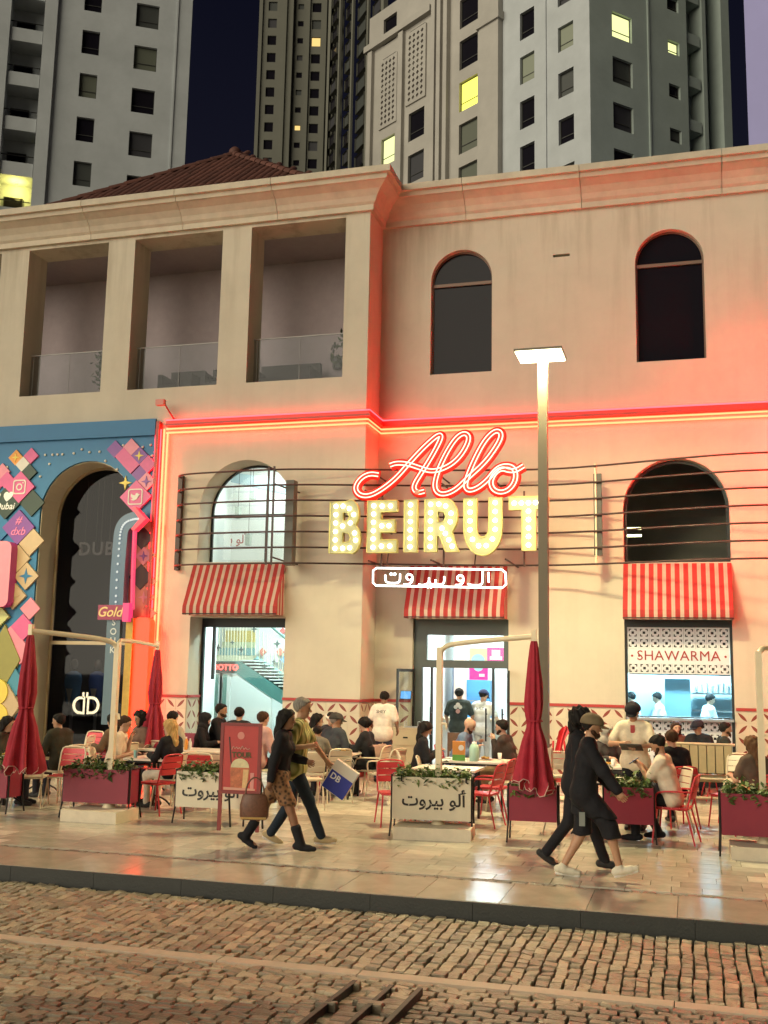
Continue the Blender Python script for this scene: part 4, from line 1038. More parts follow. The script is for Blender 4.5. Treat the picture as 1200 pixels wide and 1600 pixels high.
a, b = SL(408, 966, YB+.8), SL(446, 998, YB+.8); MB().tube([(a[0], YB+.85, a[1]), (b[0], YB+.85, b[1])], .035).wb('handrail', TEAL, st)
a, b = SL(396, 1030, YB+.8), SL(446, 1062, YB+.8); MB().tube([(a[0], YB+.9, a[1]), (b[0], YB+.9, b[1])], .10, 4).wb('upper_stringer', TEAL, st)
for (px, py, s_) in ((341, 1012, 6), (363, 1004, 4), (377, 1015, 6), (397, 983, 6), (382, 975, 4), (433, 1006, 7), (428, 1034, 4), (413, 1042, 5)):
    x, z = SL(px, py); q = []; s_ *= .0155
    for k in range(8): rr = s_ if k % 2 == 0 else s_*.35; q.append((x+rr*math.sin(k*math.pi/4), z+rr*math.cos(k*math.pi/4)))
    MB().fill(q[::-1], [], YB-.01, YB+.02).wb('star', M('star_dark', (.03, .06, .06), .5), st)
# painted back wall: coloured bands and cards
wp = thing('wall_mural', 'painted wall of gold and teal bands behind the stair bars', 'mural', (-9, 26.9, 2.5))
for (p0, p1, q0, q1, c) in ((348, 396, 985, 1003, 'gold'), (345, 396, 1003, 1012, 'a'), (340, 396, 1012, 1024, 'b'), (335, 396, 1024, 1036, 'c'), (366, 392, 968, 980, 'd'), (350, 392, 980, 985, 'e')):
    a, b = SL(p0, q1, 26.8), SL(p1, q0, 26.8)
    cm = dict(gold=(.55, .38, .08), a=(.45, .50, .30), b=(.16, .33, .33), c=(.62, .60, .42), d=(.62, .22, .2), e=(.75, .7, .6))[c]
    B(a[0], b[0], 26.90, 26.96, a[1], b[1]).wb('band', M('mural_band_'+c, cm, .6), wp)
for (px, py, w_, c) in ((402, 1018, 7, (.7, .2, .15)), (430, 1018, 7, (.7, .18, .15)), (434, 985, 6, (.6, .12, .12)), (438, 1030, 8, (.15, .4, .7)), (430, 1052, 7, (.72, .3, .25)), (441, 1040, 7, (.2, .45, .7)), (445, 1008, 6, (.75, .6, .2)), (425, 1030, 6, (.8, .8, .78))):
    x, z = SL(px, py, 26.5); h = w_*.016; MB().fill([(x-h, z), (x, z-h), (x+h, z), (x, z+h)], [], 26.84, 26.9).wb('card', M('card_%d' % int(c[0]*100+c[2]*1000), c, .5), wp)
led = thing('led_sign', 'black box with red glowing lettering on the stair landing', 'LED sign', (-9.4, YB, 2.3))
a, b = SL(322, 1051, YB), SL(367, 1034, YB)
B(a[0], b[0], YB-.06, YB-.005, a[1], b[1]).wb('box', BLACKM, led); p = at(352, 1043, YB-.07); put_text('hotto', 'lettering', led, (p.x, YB-.066, p.z), s=.95)
# arched white door under the stairs
ad = thing('glazed_door', 'white double door with narrow glazed panes under the stairs', 'door', (-9.6, YB, 0))
for px in (338, 351):
    p = at(px, 1100, YB); B(p.x-.14, p.x+.14, YB-.03, YB+.005, .05, 2.15).wb('leaf', WHITE, ad)
    B(p.x-.05, p.x+.05, YB-.045, YB-.032, .5, 2.0).wb('pane', M('pane_teal', (.22, .36, .32), .2), ad)
# upper hall seen through the bright arch
put_text('arabred', 'wall_lettering', None, (at(351, 838, 24.3).x, 24.385, at(351, 843, 24.3).z), s=.36)
tag(bpy.data.objects['wall_lettering'], 'red Arabic lettering on the white wall inside the bright arched window', 'lettering')
m = MB(); a = at(345, 762, 26); b = at(455, 830, 24)
sf = thing('ceiling_beam', 'grey sloping soffit under the ceiling inside the bright arched window', 'beam', (-9, 24, 6.6))
m.add([(-10.9, 23.9, 6.75), (-7.1, 22.6, 5.75), (-7.1, 22.6, 6.2), (-10.9, 23.9, 7.0), (-10.9, 23.9, 6.75), (-7.1, 23.3, 5.75), (-7.1, 23.3, 6.2)], [(0, 1, 2, 3), (0, 5, 1), (1, 5, 6, 2)])
m.wb('soffit', M('soffit_grey', (.32, .42, .46), .6), sf)
for (px, py) in ((395, 770), (372, 800), (388, 842)):
    p = at(px, py, 23.4); q = thing('pendant_lamp', dict([(395, 'row of small spot heads under the soffit inside the bright arch'), (372, 'grey wall speaker box inside the bright arch'), (388, 'green bottle shaped pendant inside the bright arch')])[px], 'lamp', (p.x, 23.4, p.z))
    MB().box(-.06, .06, -.06, .06, -.16, .12).build('housing', M('fixture_grey', (.35, .42, .38), .5), q); MB().tube([(0, 0, .12), (0, 0, 7.4-p.z)], .006, 4).build('cord', BLACKM, q)
# entrance hall: counter, menu boards, fridge
YE = 27.0
def EL(px, py, Y=YE): p = at(px, py, Y); return (p.x, p.z)
sh = thing('service_counter', 'white service counter across the entrance hall', 'counter', (-4.5, 24.6, 0))
B(-5.6, -2.7, 24.4, 25.0, .0, 1.05).wb('body', WHITE, sh); B(-5.65, -2.65, 24.35, 25.05, 1.055, 1.10).wb('top', M('counter_top', (.7, .6, .42), .4), sh)
for (p0, p1, q0, q1, c, lab, ic) in ((733, 761, 1013, 1034, (1, .78, .42), 'yellow lit menu board with a pale blue dish picture', 'dish'), (761, 789, 1012, 1034, (1, .02, .42), 'magenta lit menu board with a white stacked dish picture', 'stack'), (733, 762, 1040, 1062, (1, .02, .40), 'lower magenta lit menu board with a round plate picture', 'plate')):
    a, b = EL(p0, q1), EL(p1, q0); mbd = thing('menu_board', lab, 'menu board', ((a[0]+b[0])/2, YE, a[1]), 0, 'lit menu boards above the counter')
    B(a[0], b[0], YE, YE+.08, a[1], b[1]).wb('panel', EM('menu_'+ic, c, .95), mbd)
    cx, cz = (a[0]+b[0])/2, (a[1]+b[1])/2
    if ic == 'dish': MB().fill(arcpts((cx, a[1]+.02), .18, 0, 180, 10), [], YE-.01, YE-.002).wb('picture', EM('pic_blue', (.45, .85, 1), .9), mbd)
    if ic == 'stack':
        MB().fill(rect(cx-.16, cx+.16, cz-.13, cz-.04), [], YE-.01, YE-.002).wb('picture', EM('pic_white', (1, .95, .95), .95), mbd); MB().fill(rect(cx-.11, cx+.11, cz-.035, cz+.12), [], YE-.01, YE-.002).wb('picture', MATS['pic_white'], mbd)
    if ic == 'plate':
        MB().fill(arcpts((cx, b[1]-.02), .13, 180, 360, 10), [], YE-.01, YE-.002).wb('picture', MATS['pic_blue'], mbd); MB().fill(rect(cx+.02, cx+.16, cz-.1, cz-.03), [], YE-.01, YE-.002).wb('picture', MATS['pic_white'], mbd)
a, b = EL(727, 1170, 28.5), EL(768, 1063, 28.5)
fz = thing('display_fridge', 'tall blue lit display fridge at the back of the entrance hall', 'fridge', ((a[0]+b[0])/2, 28.6, 0))
B(a[0], b[0], 28.3, 28.9, 0, b[1]).wb('cabinet', M('fridge_blue', (.08, .30, .55), .35), fz); B(a[0]+.08, b[0]-.08, 28.28, 28.295, .5, b[1]-.45).wb('door_glow', EM('fridge_glow', (.10, .5, 1), .8), fz)
for z in (.9, 1.4): B(a[0]+.1, b[0]-.1, 28.262, 28.278, z, z+.03).wb('shelf', STEEL, fz)
pl = thing('interior_pier', 'pale pink brick pier between the windows inside the entrance hall', 'pier', (-4.6, 28, 0))
a, b = EL(709, 1100, 27.8), EL(725, 990, 27.8); B(a[0], b[0], 27.8, 28.2, 0, 4.15).wb('body', M('pier_pink', (.72, .52, .42), .7, var=.1, vs=9), pl)
iw = thing('interior_window', 'grid window with blue panes at the back of the entrance hall', 'window', (-5.6, 28.9, 1.2))
a, b = EL(684, 1120, 28.9), EL(707, 1040, 28.9)
for i in range(2):
    for j in range(4):
        B(a[0]+(b[0]-a[0])*(i/2)+.03, a[0]+(b[0]-a[0])*((i+1)/2)-.03, 28.93, 28.96, a[1]+(b[1]-a[1])*j/4+.04, a[1]+(b[1]-a[1])*(j+1)/4-.04).wb('pane', EM('pane_cool', (.65, .85, 1), .8), iw)
m = MB(); 
B(a[0]-.05, b[0]+.05, 28.962, 28.99, a[1]-.05, b[1]+.05).wb('frame', M('frame_slate', (.2, .26, .36), .5), iw)
for k, x in enumerate((-5.2, -4.5, -3.8, -3.1)):
    q = thing('pendant_lamp', 'small black pendant lamp over the entrance counter, %s' % ('at the left end', 'left of the menu boards', 'before the yellow menu board', 'at the right end')[k], 'lamp', (x, 25.2, 3.3), 0, 'pendant lamps in the entrance hall')
    MB().lathe((0, 0, -.12), [(.11, 0), (.09, .08), (.02, .14)], 10).build('shade', BLACKM, q); MB().tube([(0, 0, 0), (0, 0, .88)], .008, 4).build('cord', BLACKM, q)
for k, x in enumerate((-5.3, -5.1, -3.2, -3.0)):
    q = thing('counter_jar', 'jar on the entrance counter, %s' % ('outermost at the left', 'second at the left', 'inner one at the right', 'outermost at the right')[k], 'jar', (x, 24.6, 1.102), 0, 'jars on the entrance counter')
    MB().lathe((0, 0, 0), [(.06, 0), (.065, .18), (.04, .22)], 10).build('body', M('jar_amber', (.45, .22, .06), .3), q); MB().lathe((0, 0, .22), [(.045, 0), (.045, .03), (.002, .031)], 10).build('lid', BLACKM, q)
# loggia furniture
for (x, z, r_, lab) in ((-13.7, 9.2, .55, 'potted shrub behind the glass of the leftmost visible loggia'), (-7.3, 9.4, .65, 'potted shrub half hidden by the right pillar of the loggia nearest the corner')):
    t = thing('potted_plant', lab, 'plant', (x, YL+1.7, 8.41))
    MB().lathe((0, 0, 0), [(.18, 0), (.25, .45), (.22, .46)], 12).build('pot', M('pot_dark', (.05, .045, .04), .6), t)
    MB().tube([(0, 0, .4), (.02, 0, .9)], .03).build('stem', WOOD, t)
    m = MB()
    for k in range(260):
        d = Vector(RNG.normal(size=3)).normalized()*r_*random.uniform(.35, 1); c = Vector((0, 0, 1.05))+d; s_ = .09
        u = Vector(RNG.normal(size=3)).normalized(); v = u.orthogonal().normalized(); m.add([c-u*s_, c+v*s_*.4, c+u*s_, c-v*s_*.4], [(0, 1, 2, 3)])
    stuff(m.build('foliage', M('shrub_leaf', (.05, .075, .035), .6), t))
def lounge(x, lab, w_):
    t = thing('lounge_chair', lab, 'chair', (x, YL+1.6, 8.41), 0, 'dark lounge seats on the loggia')
    D = M('rattan_dark', (.03, .026, .024), .7, var=.2, vs=30)
    MB().box(-w_/2, w_/2, -.4, .4, .12, .45).build('seat', D, t); MB().box(-w_/2, w_/2, .28, .42, .455, .95).build('backrest', D, t)
    for s_ in (-1, 1): MB().box(s_*w_/2-.06+(-.065 if s_ > 0 else .065), s_*w_/2+.06+(-.065 if s_ > 0 else .065), -.4, .27, .455, .7).build('arm', D, t)
    for s_ in (-1, 1):
        for q in (-.35, .35): MB().box(s_*(w_/2-.1)-.03, s_*(w_/2-.1)+.03, q-.03, q+.03, 0, .115).build('leg', D, t)
lounge(-11.7, 'dark wicker seat on the left behind the middle loggia glass', .9); lounge(-10.6, 'dark wicker seat on the right behind the middle loggia glass', .85); lounge(-9.0, 'dark wicker sofa behind the loggia glass nearest the corner', 1.5)

# ================================================================ TERRACE FURNITURE
LEAF = M('ivy_leaf', (.10, .16, .035), .55, rnd=.2, var=.35, vs=25); LEAFD = M('ivy_leaf_dark', (.045, .085, .02), .55, var=.3, vs=20)
SOIL = M('planter_soil', (.03, .022, .015), .9)
def planter(x, y, w_, d, z0, z1, mat, label, rz=0, text=None, seed=0, bracket=False):
    t = thing('planter', label, 'planter', (x, y, 0), rz, 'box planters on thin legs along the terrace edge')
    h = w_/2; e_ = d/2
    MB().box(-h, h, -e_, -e_+.012, z0, z1).build('front_panel', mat, t); MB().box(-h, h, e_-.012, e_, z0, z1).build('back_panel', mat, t)
    for s_ in (-1, 1): MB().box(s_*h-.012*(s_ > 0), s_*h+.012*(s_ < 0), -e_+.0125, e_-.0125, z0, z1).build('end_panel', mat, t)
    MB().box(-h+.015, h-.015, -e_+.015, e_-.015, z1-.10, z1-.06).build('soil', SOIL, t); MB().box(-h+.015, h-.015, -e_+.015, e_-.015, z0+.003, z0+.015).build('bottom', mat, t)
    for sx in (-1, 1):
        for sy in (-1, 1):
            MB().tube([(sx*(h+.013), sy*(e_-.03), z1+.02), (sx*(h+.013), sy*(e_-.03), z0), (sx*(h+.028), sy*(e_+.02), 0)], .0125, 6).build('leg', BLACKM, t)
        MB().tube([(sx*(h+.013), -e_+.03, z1+.02), (sx*(h+.013), e_-.03, z1+.02)], .011, 6).build('end_rail', BLACKM, t)
    r = random.Random(seed); m = MB()
    for k in range(760):
        px_ = r.uniform(-h+.03, h-.03); py_ = r.uniform(-e_+.01, e_-.01); hz = z1-.04+abs(r.gauss(0, .07)); trail = r.random() < .06
        if trail: py_ = -e_-.012-r.random()*.02; hz = z1-r.random()*.13
        c = Vector((px_, py_, hz)); u = Vector((r.gauss(0, 1), r.gauss(0, 1), r.gauss(.2, .5))).normalized(); v = u.cross(Vector((r.gauss(0, .4), r.gauss(0, .4), 1))).normalized(); s_ = r.uniform(.03, .058)
        m.add([c-u*s_, c+v*s_*.45+Vector((0, 0, .008)), c+u*s_, c-v*s_*.45+Vector((0, 0, .008))], [(0, 1, 2, 3)], 0 if r.random() < .65 else 1)
    stuff(m.build('foliage', [LEAF, LEAFD], t))
    if text:
        o = put_text('arab', 'lettering', t, (0, 0, 0), s=text[1]); o.matrix_local = Matrix.Translation((text[0], -e_-.004, z0+(z1-z0)*.46)) @ Matrix.Rotation(rad(90), 4, 'X') @ Matrix.Scale(text[1], 4)
    if bracket:
        for q in (-h+.12, h-.06): MB().tube([(q, -e_-.01, z1+.02), (q, -e_-.02, z1-.05), (q+.03, -e_-.02, z1-.06)], .01, 5).build('hook', BLACKM, t)
    return t
planter(-9.98, 13.75, .98, .40, .22, .70, MAROON, 'maroon planter cut by the left edge of the picture', 0, None, 1)
planter(-8.10, 13.80, 1.00, .38, .22, .68, MAROON, 'maroon planter in front of the man in the white tee at the left', rad(3), None, 2)
planter(-6.42, 13.95, .98, .38, .22, .70, PLWHITE, 'cream planter with Arabic lettering half hidden by the red poster stand', rad(4), (.02, .66), 3)
planter(-3.30, 14.02, 1.03, .38, .22, .76, PLWHITE, 'cream planter with Arabic lettering standing free beneath the middle parasol post', rad(7), (.03, .66), 4, True)
planter(-1.97, 14.06, .60, .38, .27, .70, MAROON, 'short maroon planter under the folded parasol by the lamp post', rad(4), None, 5)
planter(-.80, 14.55, .62, .38, .24, .70, MAROON, 'maroon planter behind the two walkers in dark clothes', rad(4), None, 6)
planter(.86, 14.0, 1.05, .40, .25, .74, MAROON, 'maroon planter at the right edge beneath the parasol post there', 0, None, 7)
def folded_canopy(root, x, y, zt, zb, seed, rmax=.24):
    r = random.Random(seed); n = 48; rows = []
    L = zt-zb; prof = [(0, .045), (.03, .06), (.15, .085), (.30, .115), (.44, .125), (.52, .105), (.565, .088), (.60, .095), (.70, .15), (.82, .19), (.93, .225), (1.0, .24)]
    hem = [r.uniform(-.05, .06) for _ in range(8)]; ph = r.uniform(0, 6)
    for t, rr in prof:
        row = []
        for k in range(n):
            a = 2*math.pi*k/n; ple = 1+(.10+.34*max(0, t-.1))*math.cos(8*a+ph+t*1.2)+.12*t*math.sin(3*a+ph)+.07*t*math.sin(5*a+11*t+ph)+.04*math.sin(7*a-17*t)
            z = zt-t*L + (t**6)*(hem[(k*8//n) % 8]*1.3+.06*math.cos(8*a+ph))
            R_ = rr*ple*rmax/.24; row.append((x+R_*math.cos(a), y+R_*math.sin(a), z))
        rows.append(row)
    m = MB(); m.grid(rows, 0, True, True); c = m.build('canopy', REDCLOTH, root)
    m = MB(); m.tube(rows[-1], .006, 4, 0, True); m.build('piping', M('piping_pale', (.62, .45, .38), .7), c)
    zt_ = zt-.555*L
    m = MB(); m.tube([(x+.1*math.cos(a*math.pi/8), y+.1*math.sin(a*math.pi/8), zt_) for a in range(16)], .012, 5, 0, True); m.build('tie_strap', REDCLOTH, c)
    MB().cyl((x, y, zt), (x, y, zt+.1), .03, 8).build('finial', CREAM, root)
def parasol(px, py, label, arms, slab=(.86, .62), offs_=(0, 0), rz=0):
    t = thing('cantilever_parasol', label, 'parasol', (px, py, 0), 0, 'folded red cantilever parasols on cream posts')
    T = Matrix.Rotation(rz, 4, 'Z')
    b = MB(); b.box(-slab[0]/2+offs_[0], slab[0]/2+offs_[0], -slab[1]/2+offs_[1], slab[1]/2+offs_[1], 0.0, .155, 0, T); b.build('base_slab', SLABM, t)
    MB().tube([(0, 0, .15), (0, 0, .24)], [.10, .06], 10).build('foot', CREAM, t)
    zt = 2.46
    MB().box(-.038, .038, -.038, .038, .2, zt).build('pole', CREAM, t)
    MB().tube([(.04, -.02, 1.45), (.10, -.05, 1.45), (.11, -.05, 1.38)], .018, 6).build('crank_handle', CREAM, t)
    for k, (ex, ey, ez, zc, rm) in enumerate(arms):
        d = Vector((ex, ey, 0)).normalized()
        P = smoothc([(0, 0, zt-.16), (d.x*.03, d.y*.03, zt+.0), (d.x*.28, d.y*.28, zt+.06), (ex, ey, ez)], 2)
        MB().tube(P, .036, 6).build('arm', CREAM, t)
        MB().box(ex-.03, ex+.03, ey-.03, ey+.03, ez-.06, ez+.09).build('arm_end', CREAM, t)
        folded_canopy(t, ex, ey, ez-.06, zc, k*7+int(abs(px)*10), rm)
    return t
parasol(-7.92, 13.72, 'twin red parasol on the left post with one big and one distant folded canopy', [(-.98, -.70, 2.60, .72, .215), (-1.17, 3.4, 2.50, .74, .21)], (.86, .62), (-.05, -.15))
parasol(-3.22, 14.0, 'folded red parasol hanging by the lamp post from an arm of the middle post', [(1.33, -.45, 2.60, .74, .195)], (1.0, .62), (-.03, -.12), rad(6))
parasol(.83, 14.0, 'folded red parasol on the post at the right edge', [(.95, 2.2, 2.50, .75, .24)], (1.05, .62), (.12, -.12))
# poster stand
ps = thing('poster_stand', 'red poster stand with a picture of an iced drink in a tall glass', 'poster stand', (-5.78, 13.35, 0), rad(4))
STR = M('stand_red', (.20, .022, .02), .45); POR = M('poster_red', (.42, .035, .03), .45, var=.08, vs=5)
for s_ in (-1, 1):
    MB().box(s_*.265-.022, s_*.265+.022, -.02, .02, 0 if s_ < 0 else .0, 1.40).build('leg', STR, ps)
    MB().tube([(s_*.23, .03, 1.36), (s_*.23, .34, 0)], .014, 6).build('back_leg', BLACKM, ps)
for z in (.50, 1.385): MB().box(-.242, .242, -.02, .02, z-.02, z+.02).build('crossbar', STR, ps)
po = MB().box(-.242, .242, -.012, .004, .521, 1.364).build('poster', POR, ps)
yp = -.0135
def pf(P, mat, nm, k=0): MB().fill(P, [], yp-.0015*(k+1), yp+.001).build(nm, mat, po)
pf([(-.12, .53), (.11, .53), (.14, .82), (-.135, .82)], M('drink_amber', (.45, .13, .05), .4, var=.45, vs=22), 'glass_picture')
pf([(.04, .56), (.10, .56), (.125, .80), (.05, .80)], M('drink_light', (.62, .40, .18), .4, var=.2, vs=30), 'glass_light', 1)
pf([(-.13, .822)]+[(.13*math.cos(rad(a)), .822+.12*math.sin(rad(a))) for a in range(0, 181, 20)][:-1], M('drink_foam', (.62, .55, .32), .5, var=.2, vs=20), 'foam_picture')
pf([(-.135, .90), (-.12, .86), (-.155, 1.22), (-.17, 1.22)], BLACKP, 'straw_picture', 2)
pf(arcpts((0, 1.24), .05, 0, 345, 12), M('emblem_pink', (.6, .22, .18), .5), 'emblem')
pf([(.15, .53), (.20, .53), (.20, .76), (.15, .76)], M('drink_side', (.6, .25, .22), .5), 'straw_pack', 1); pf([(-.22, .53), (.22, .53), (.22, .555), (-.22, .565)], M('poster_foot', (.6, .3, .22), .5), 'poster_foot', 3)
sq = smoothc([(-.12, 1.05), (-.10, 1.11), (-.08, 1.06), (-.05, 1.10), (-.04, 1.06), (-.01, 1.09), (.0, 1.05), (.03, 1.12), (.045, 1.05), (.07, 1.09), (.10, 1.055), (.13, 1.075)], 2)
MB().tube([(x, yp-.004, z) for x, z in sq], .006, 4).build('script_flourish', M('pale_red_print', (.7, .35, .3), .6), po)
for key, z in (('tour', .985),):
    o = link('lettering', TX[key], po); o.matrix_local = Matrix.Translation((.02, yp-.006, z)) @ Matrix.Rotation(rad(90), 4, 'X')
# chairs
def make_chair(sm, fm, arms, label):
    t = thing('metal_chair', label, 'chair', (0, -40, 0), 0, 'slatted metal terrace chairs')
    for k in range(4):
        y0 = -.20+k*.105; MB().box(-.20, .20, y0, y0+.092, .445, .457).build('seat_slat', sm, t)
    MB().tube([(-.19, -.19, .435), (.19, -.19, .435), (.19, .21, .435), (-.19, .21, .435)], .011, 6, 0, True).build('seat_frame', fm, t)
    for k in range(3):
        z0 = .57+k*.092; yb = -.225-(z0-.45)*.20
        m = MB(); m.grid([[(x, yb-.018*(1-(x/.19)**2), z) if z == z0 else (x, yb-.016-.018*(1-(x/.19)**2), z) for x in (-.19, -.1, 0, .1, .19)] for z in (z0, z0+.082)], 0)
        m.grid([[(x, yb+.008-.018*(1-(x/.19)**2), z) if z == z0 else (x, yb-.008-.018*(1-(x/.19)**2), z) for x in (.19, .1, 0, -.1, -.19)] for z in (z0, z0+.082)], 0)
        m.build('back_slat', sm, t)
    MB().tube(smoothc([(-.20, -.19, .44), (-.20, -.24, .6), (-.195, -.295, .83), (-.13, -.325, .865), (.13, -.325, .865), (.195, -.295, .83), (.20, -.24, .6), (.20, -.19, .44)], 1), .0125, 6).build('back_frame', fm, t)
    for sx in (-1, 1):
        MB().tube([(sx*.185, .20, .435), (sx*.215, .25, 0)], [.0125, .011], 6).build('leg', fm, t); MB().tube([(sx*.185, -.18, .435), (sx*.22, -.29, 0)], [.0125, .011], 6).build('leg', fm, t)
        if arms: MB().tube(smoothc([(sx*.20, -.25, .66), (sx*.25, -.1, .665), (sx*.25, .14, .655), (sx*.23, .2, .60), (sx*.20, .2, .44)], 1), .0125, 6).build('arm', fm, t)
    return t
CH_ = {}
def chair(kind, x, y, deg, label):
    if kind not in CH_:
        sm, fm, a = dict(beige=(BEIGECH, BEIGECH, 0), beigearm=(BEIGECH, BEIGECH, 1), red=(REDCH, REDCH, 0), redarm=(REDCH, REDCH, 1), redbeige=(REDCH, BEIGECH, 0))[kind]
        t = CH_[kind] = make_chair(sm, fm, a, label); KIDS[t.name] = list(t.children); t.location = (x, y, 0); t.rotation_euler = (0, 0, rad(deg)); return t
    c = copy_tree(CH_[kind], None, (x, y, 0), rad(deg)); c['label'] = label; return c
def table(x, y, wx, wy, label, rz=0, h=.745, pedestal=False):
    t = thing('terrace_table', label, 'table', (x, y, 0), rz, 'pale topped terrace tables')
    MB().box(-wx/2, wx/2, -wy/2, wy/2, h-.03, h).build('tabletop', TABLEM, t)
    MB().box(-wx/2+.05, wx/2-.05, -wy/2+.05, wy/2-.05, h-.06, h-.0305).build('apron', BLACKM, t)
    if wx < .9:
        MB().tube([(0, 0, .02), (0, 0, h-.06)], .03, 8).build('pedestal', BLACKM, t)
        for a in range(4):
            q = a*math.pi/2+.78; MB().tube(smoothc([(0, 0, .18), (.18*math.cos(q), .18*math.sin(q), .12), (.3*math.cos(q), .3*math.sin(q), 0.0)], 1), .014, 6).build('foot', BLACKM, t)
    else:
        for sx in (-1, 1):
            for sy in (-1, 1): MB().tube([(sx*(wx/2-.07), sy*(wy/2-.07), 0), (sx*(wx/2-.07), sy*(wy/2-.07), h-.06)], .02, 6).build('leg', BLACKM, t)
    return t
tabs = [table(ax(12, 14.25), 14.25, .65, .6, 'small table with a plate behind the planter at the left edge'), table(-8.0, 15.15, .70, .70, 'table between the man in the white tee and the blonde woman'),
        table(ax(318, 17.0), 17.0, 1.5, .75, 'long pale table between the cream planter and the bearded man in black'), table(ax(70, 15.9), 15.9, .7, .7, 'table in front of the man in the olive jacket'),
        table(ax(236, 16.9), 16.9, .65, .65, 'dark cornered table by the person with a mass of curls'), table(ax(516, 17.6), 17.6, 1.0, .7, 'table of the family group beside the tiled wall'),
        table(-3.35, 17.2, 1.1, .75, 'pale table under the orange drinks carton'), table(-3.45, 15.6, .95, .75, 'empty pale table directly behind the free standing cream planter'),
        table(-1.25, 14.95, .8, .7, 'table where the man in the white tee looks at his phone'), table(ax(950, 17.2), 17.2, .75, .7, 'table laid with cups near the woman in the grey headscarf'),
        table(ax(1072, 20.5), 20.5, .8, .55, 'table behind the slatted sofa under the breeze blocks'), table(1.35, 20.0, .7, .7, 'table of the bearded man in the dark polo by the right tiled wall'), table(1.2, 16.1, .7, .7, 'table of the long haired woman near the right planter')]
# pose-built people -------------------------------------------------------------
def surf_net(fn, lo, hi, h):
    ax_ = [np.arange(lo[i]-2*h, hi[i]+3*h, h) for i in range(3)]
    P = np.stack(np.meshgrid(*ax_, indexing='ij'), -1).astype(np.float32); F = fn(P); F = np.where(F == 0, 1e-6, F); I = F < 0
    nx, ny, nz = F.shape
    cor = [(i, j, k) for i in (0, 1) for j in (0, 1) for k in (0, 1)]
    sl = lambda A, c: A[c[0]:nx-1+c[0], c[1]:ny-1+c[1], c[2]:nz-1+c[2]]
    cnt = sum(sl(I, c).astype(np.int8) for c in cor); act = (cnt > 0) & (cnt < 8)
    if not act.any(): return np.zeros((0, 3)), []
    acc = np.zeros(act.shape+(3,), np.float32); n = np.zeros(act.shape, np.float32)
    for a in cor:
        for d in range(3):
            if a[d] == 0:
                b = list(a); b[d] = 1; fa = sl(F, a); fb = sl(F, b); x = (fa < 0) != (fb < 0)
                t = np.where(x, fa/np.where(fa == fb, 1, fa-fb), 0)
                for e_ in range(3): acc[..., e_] += np.where(x, a[e_]+(t if e_ == d else 0), 0)
                n += x
    idx = -np.ones(act.shape, np.int64); w_ = np.argwhere(act); idx[act] = np.arange(len(w_))
    V = (w_+acc[act]/n[act][:, None])*h+np.array([a[0] for a in ax_])
    Q = []
    for d in range(3):
        e1, e2 = (d+1) % 3, (d+2) % 3
        s0 = [slice(0, None)]*3; s1 = [slice(0, None)]*3; s0[d] = slice(0, -1); s1[d] = slice(1, None)
        fa, fb = I[tuple(s0)], I[tuple(s1)]
        w2 = np.argwhere(fa != fb); ok = (w2[:, e1] > 0) & (w2[:, e2] > 0) & (w2[:, e1] < F.shape[e1]-1) & (w2[:, e2] < F.shape[e2]-1); w2 = w2[ok]
        def g(o1, o2):
            q = w2.copy(); q[:, e1] += o1; q[:, e2] += o2; return idx[q[:, 0], q[:, 1], q[:, 2]]
        q = np.stack([g(-1, -1), g(0, -1), g(0, 0), g(-1, 0)], 1); ins = fa[tuple(w2.T)]
        q[~ins] = q[~ins][:, ::-1]; Q.append(q)
    return V, np.concatenate(Q)
def sd_cap(P, a, b, r0_, r1_):
    a = np.array(a, np.float32); b = np.array(b, np.float32); d = b-a; L = float(d@d)+1e-9
    t = np.clip(((P-a)@d)/L, 0, 1); return np.linalg.norm(P-a-t[..., None]*d, axis=-1)-(r0_+(r1_-r0_)*t)
def sd_union(P, caps, k):
    D = None
    for c in caps:
        d = sd_cap(P, *c)
        if D is None: D = d
        else: h = np.clip(.5+.5*(d-D)/k, 0, 1); D = d+(D-d)*h-k*h*(1-h)
    return D
def bounds(caps, ex=.03):
    A = np.array([[list(np.minimum(c[0], c[1])-max(c[2], c[3])-ex), list(np.maximum(c[0], c[1])+max(c[2], c[3])+ex)] for c in [(np.array(c[0], float), np.array(c[1], float), c[2], c[3]) for c in caps]])
    return A[:, 0].min(0), A[:, 1].max(0)
def ik(a, t, l1, l2, pole):
    a = np.array(a, float); t = np.array(t, float); d = t-a; L = np.linalg.norm(d); L2 = min(max(L, 1e-4), (l1+l2)*.999); d = d/max(L, 1e-6); t = a+d*L2
    p = np.array(pole, float); p = p-d*(p@d); p /= np.linalg.norm(p)+1e-9
    x = (l1*l1-l2*l2+L2*L2)/(2*L2); y = math.sqrt(max(l1*l1-x*x, 0)); return a+d*x+p*y, t
SKIN = {k: M('skin_'+k, v, .5, var=.06, vs=30) for k, v in dict(light=(.56, .34, .23), tan=(.42, .235, .14), brown=(.25, .125, .07)).items()}
HAIRC = {k: M('hair_'+k, v, .7, spec=.2, var=.5, vs=60, bump=.6, bs=55, stretch=(1, 1, .2)) for k, v in dict(black=(.010, .008, .007), brown=(.045, .022, .011), blonde=(.52, .34, .13), grey=(.22, .2, .17), ginger=(.20, .09, .03), longbrown=(.11, .055, .025)).items()}
CLO = {}
def cloth(c, rough=.8):
    k = 'cloth_%02d_%02d_%02d' % tuple(int(v*99) for v in c)
    return CLO.setdefault(k, M(k, c, rough, var=.18, vs=9, bump=.5, bs=16, spec=.2))
EYED = M('eye_dark', (.012, .01, .01), .3); LIPS = M('lip', (.30, .10, .08), .5); SOLEM = M('shoe_sole', (.7, .68, .62), .6)
NP_ = lambda *a: np.array(a, float)
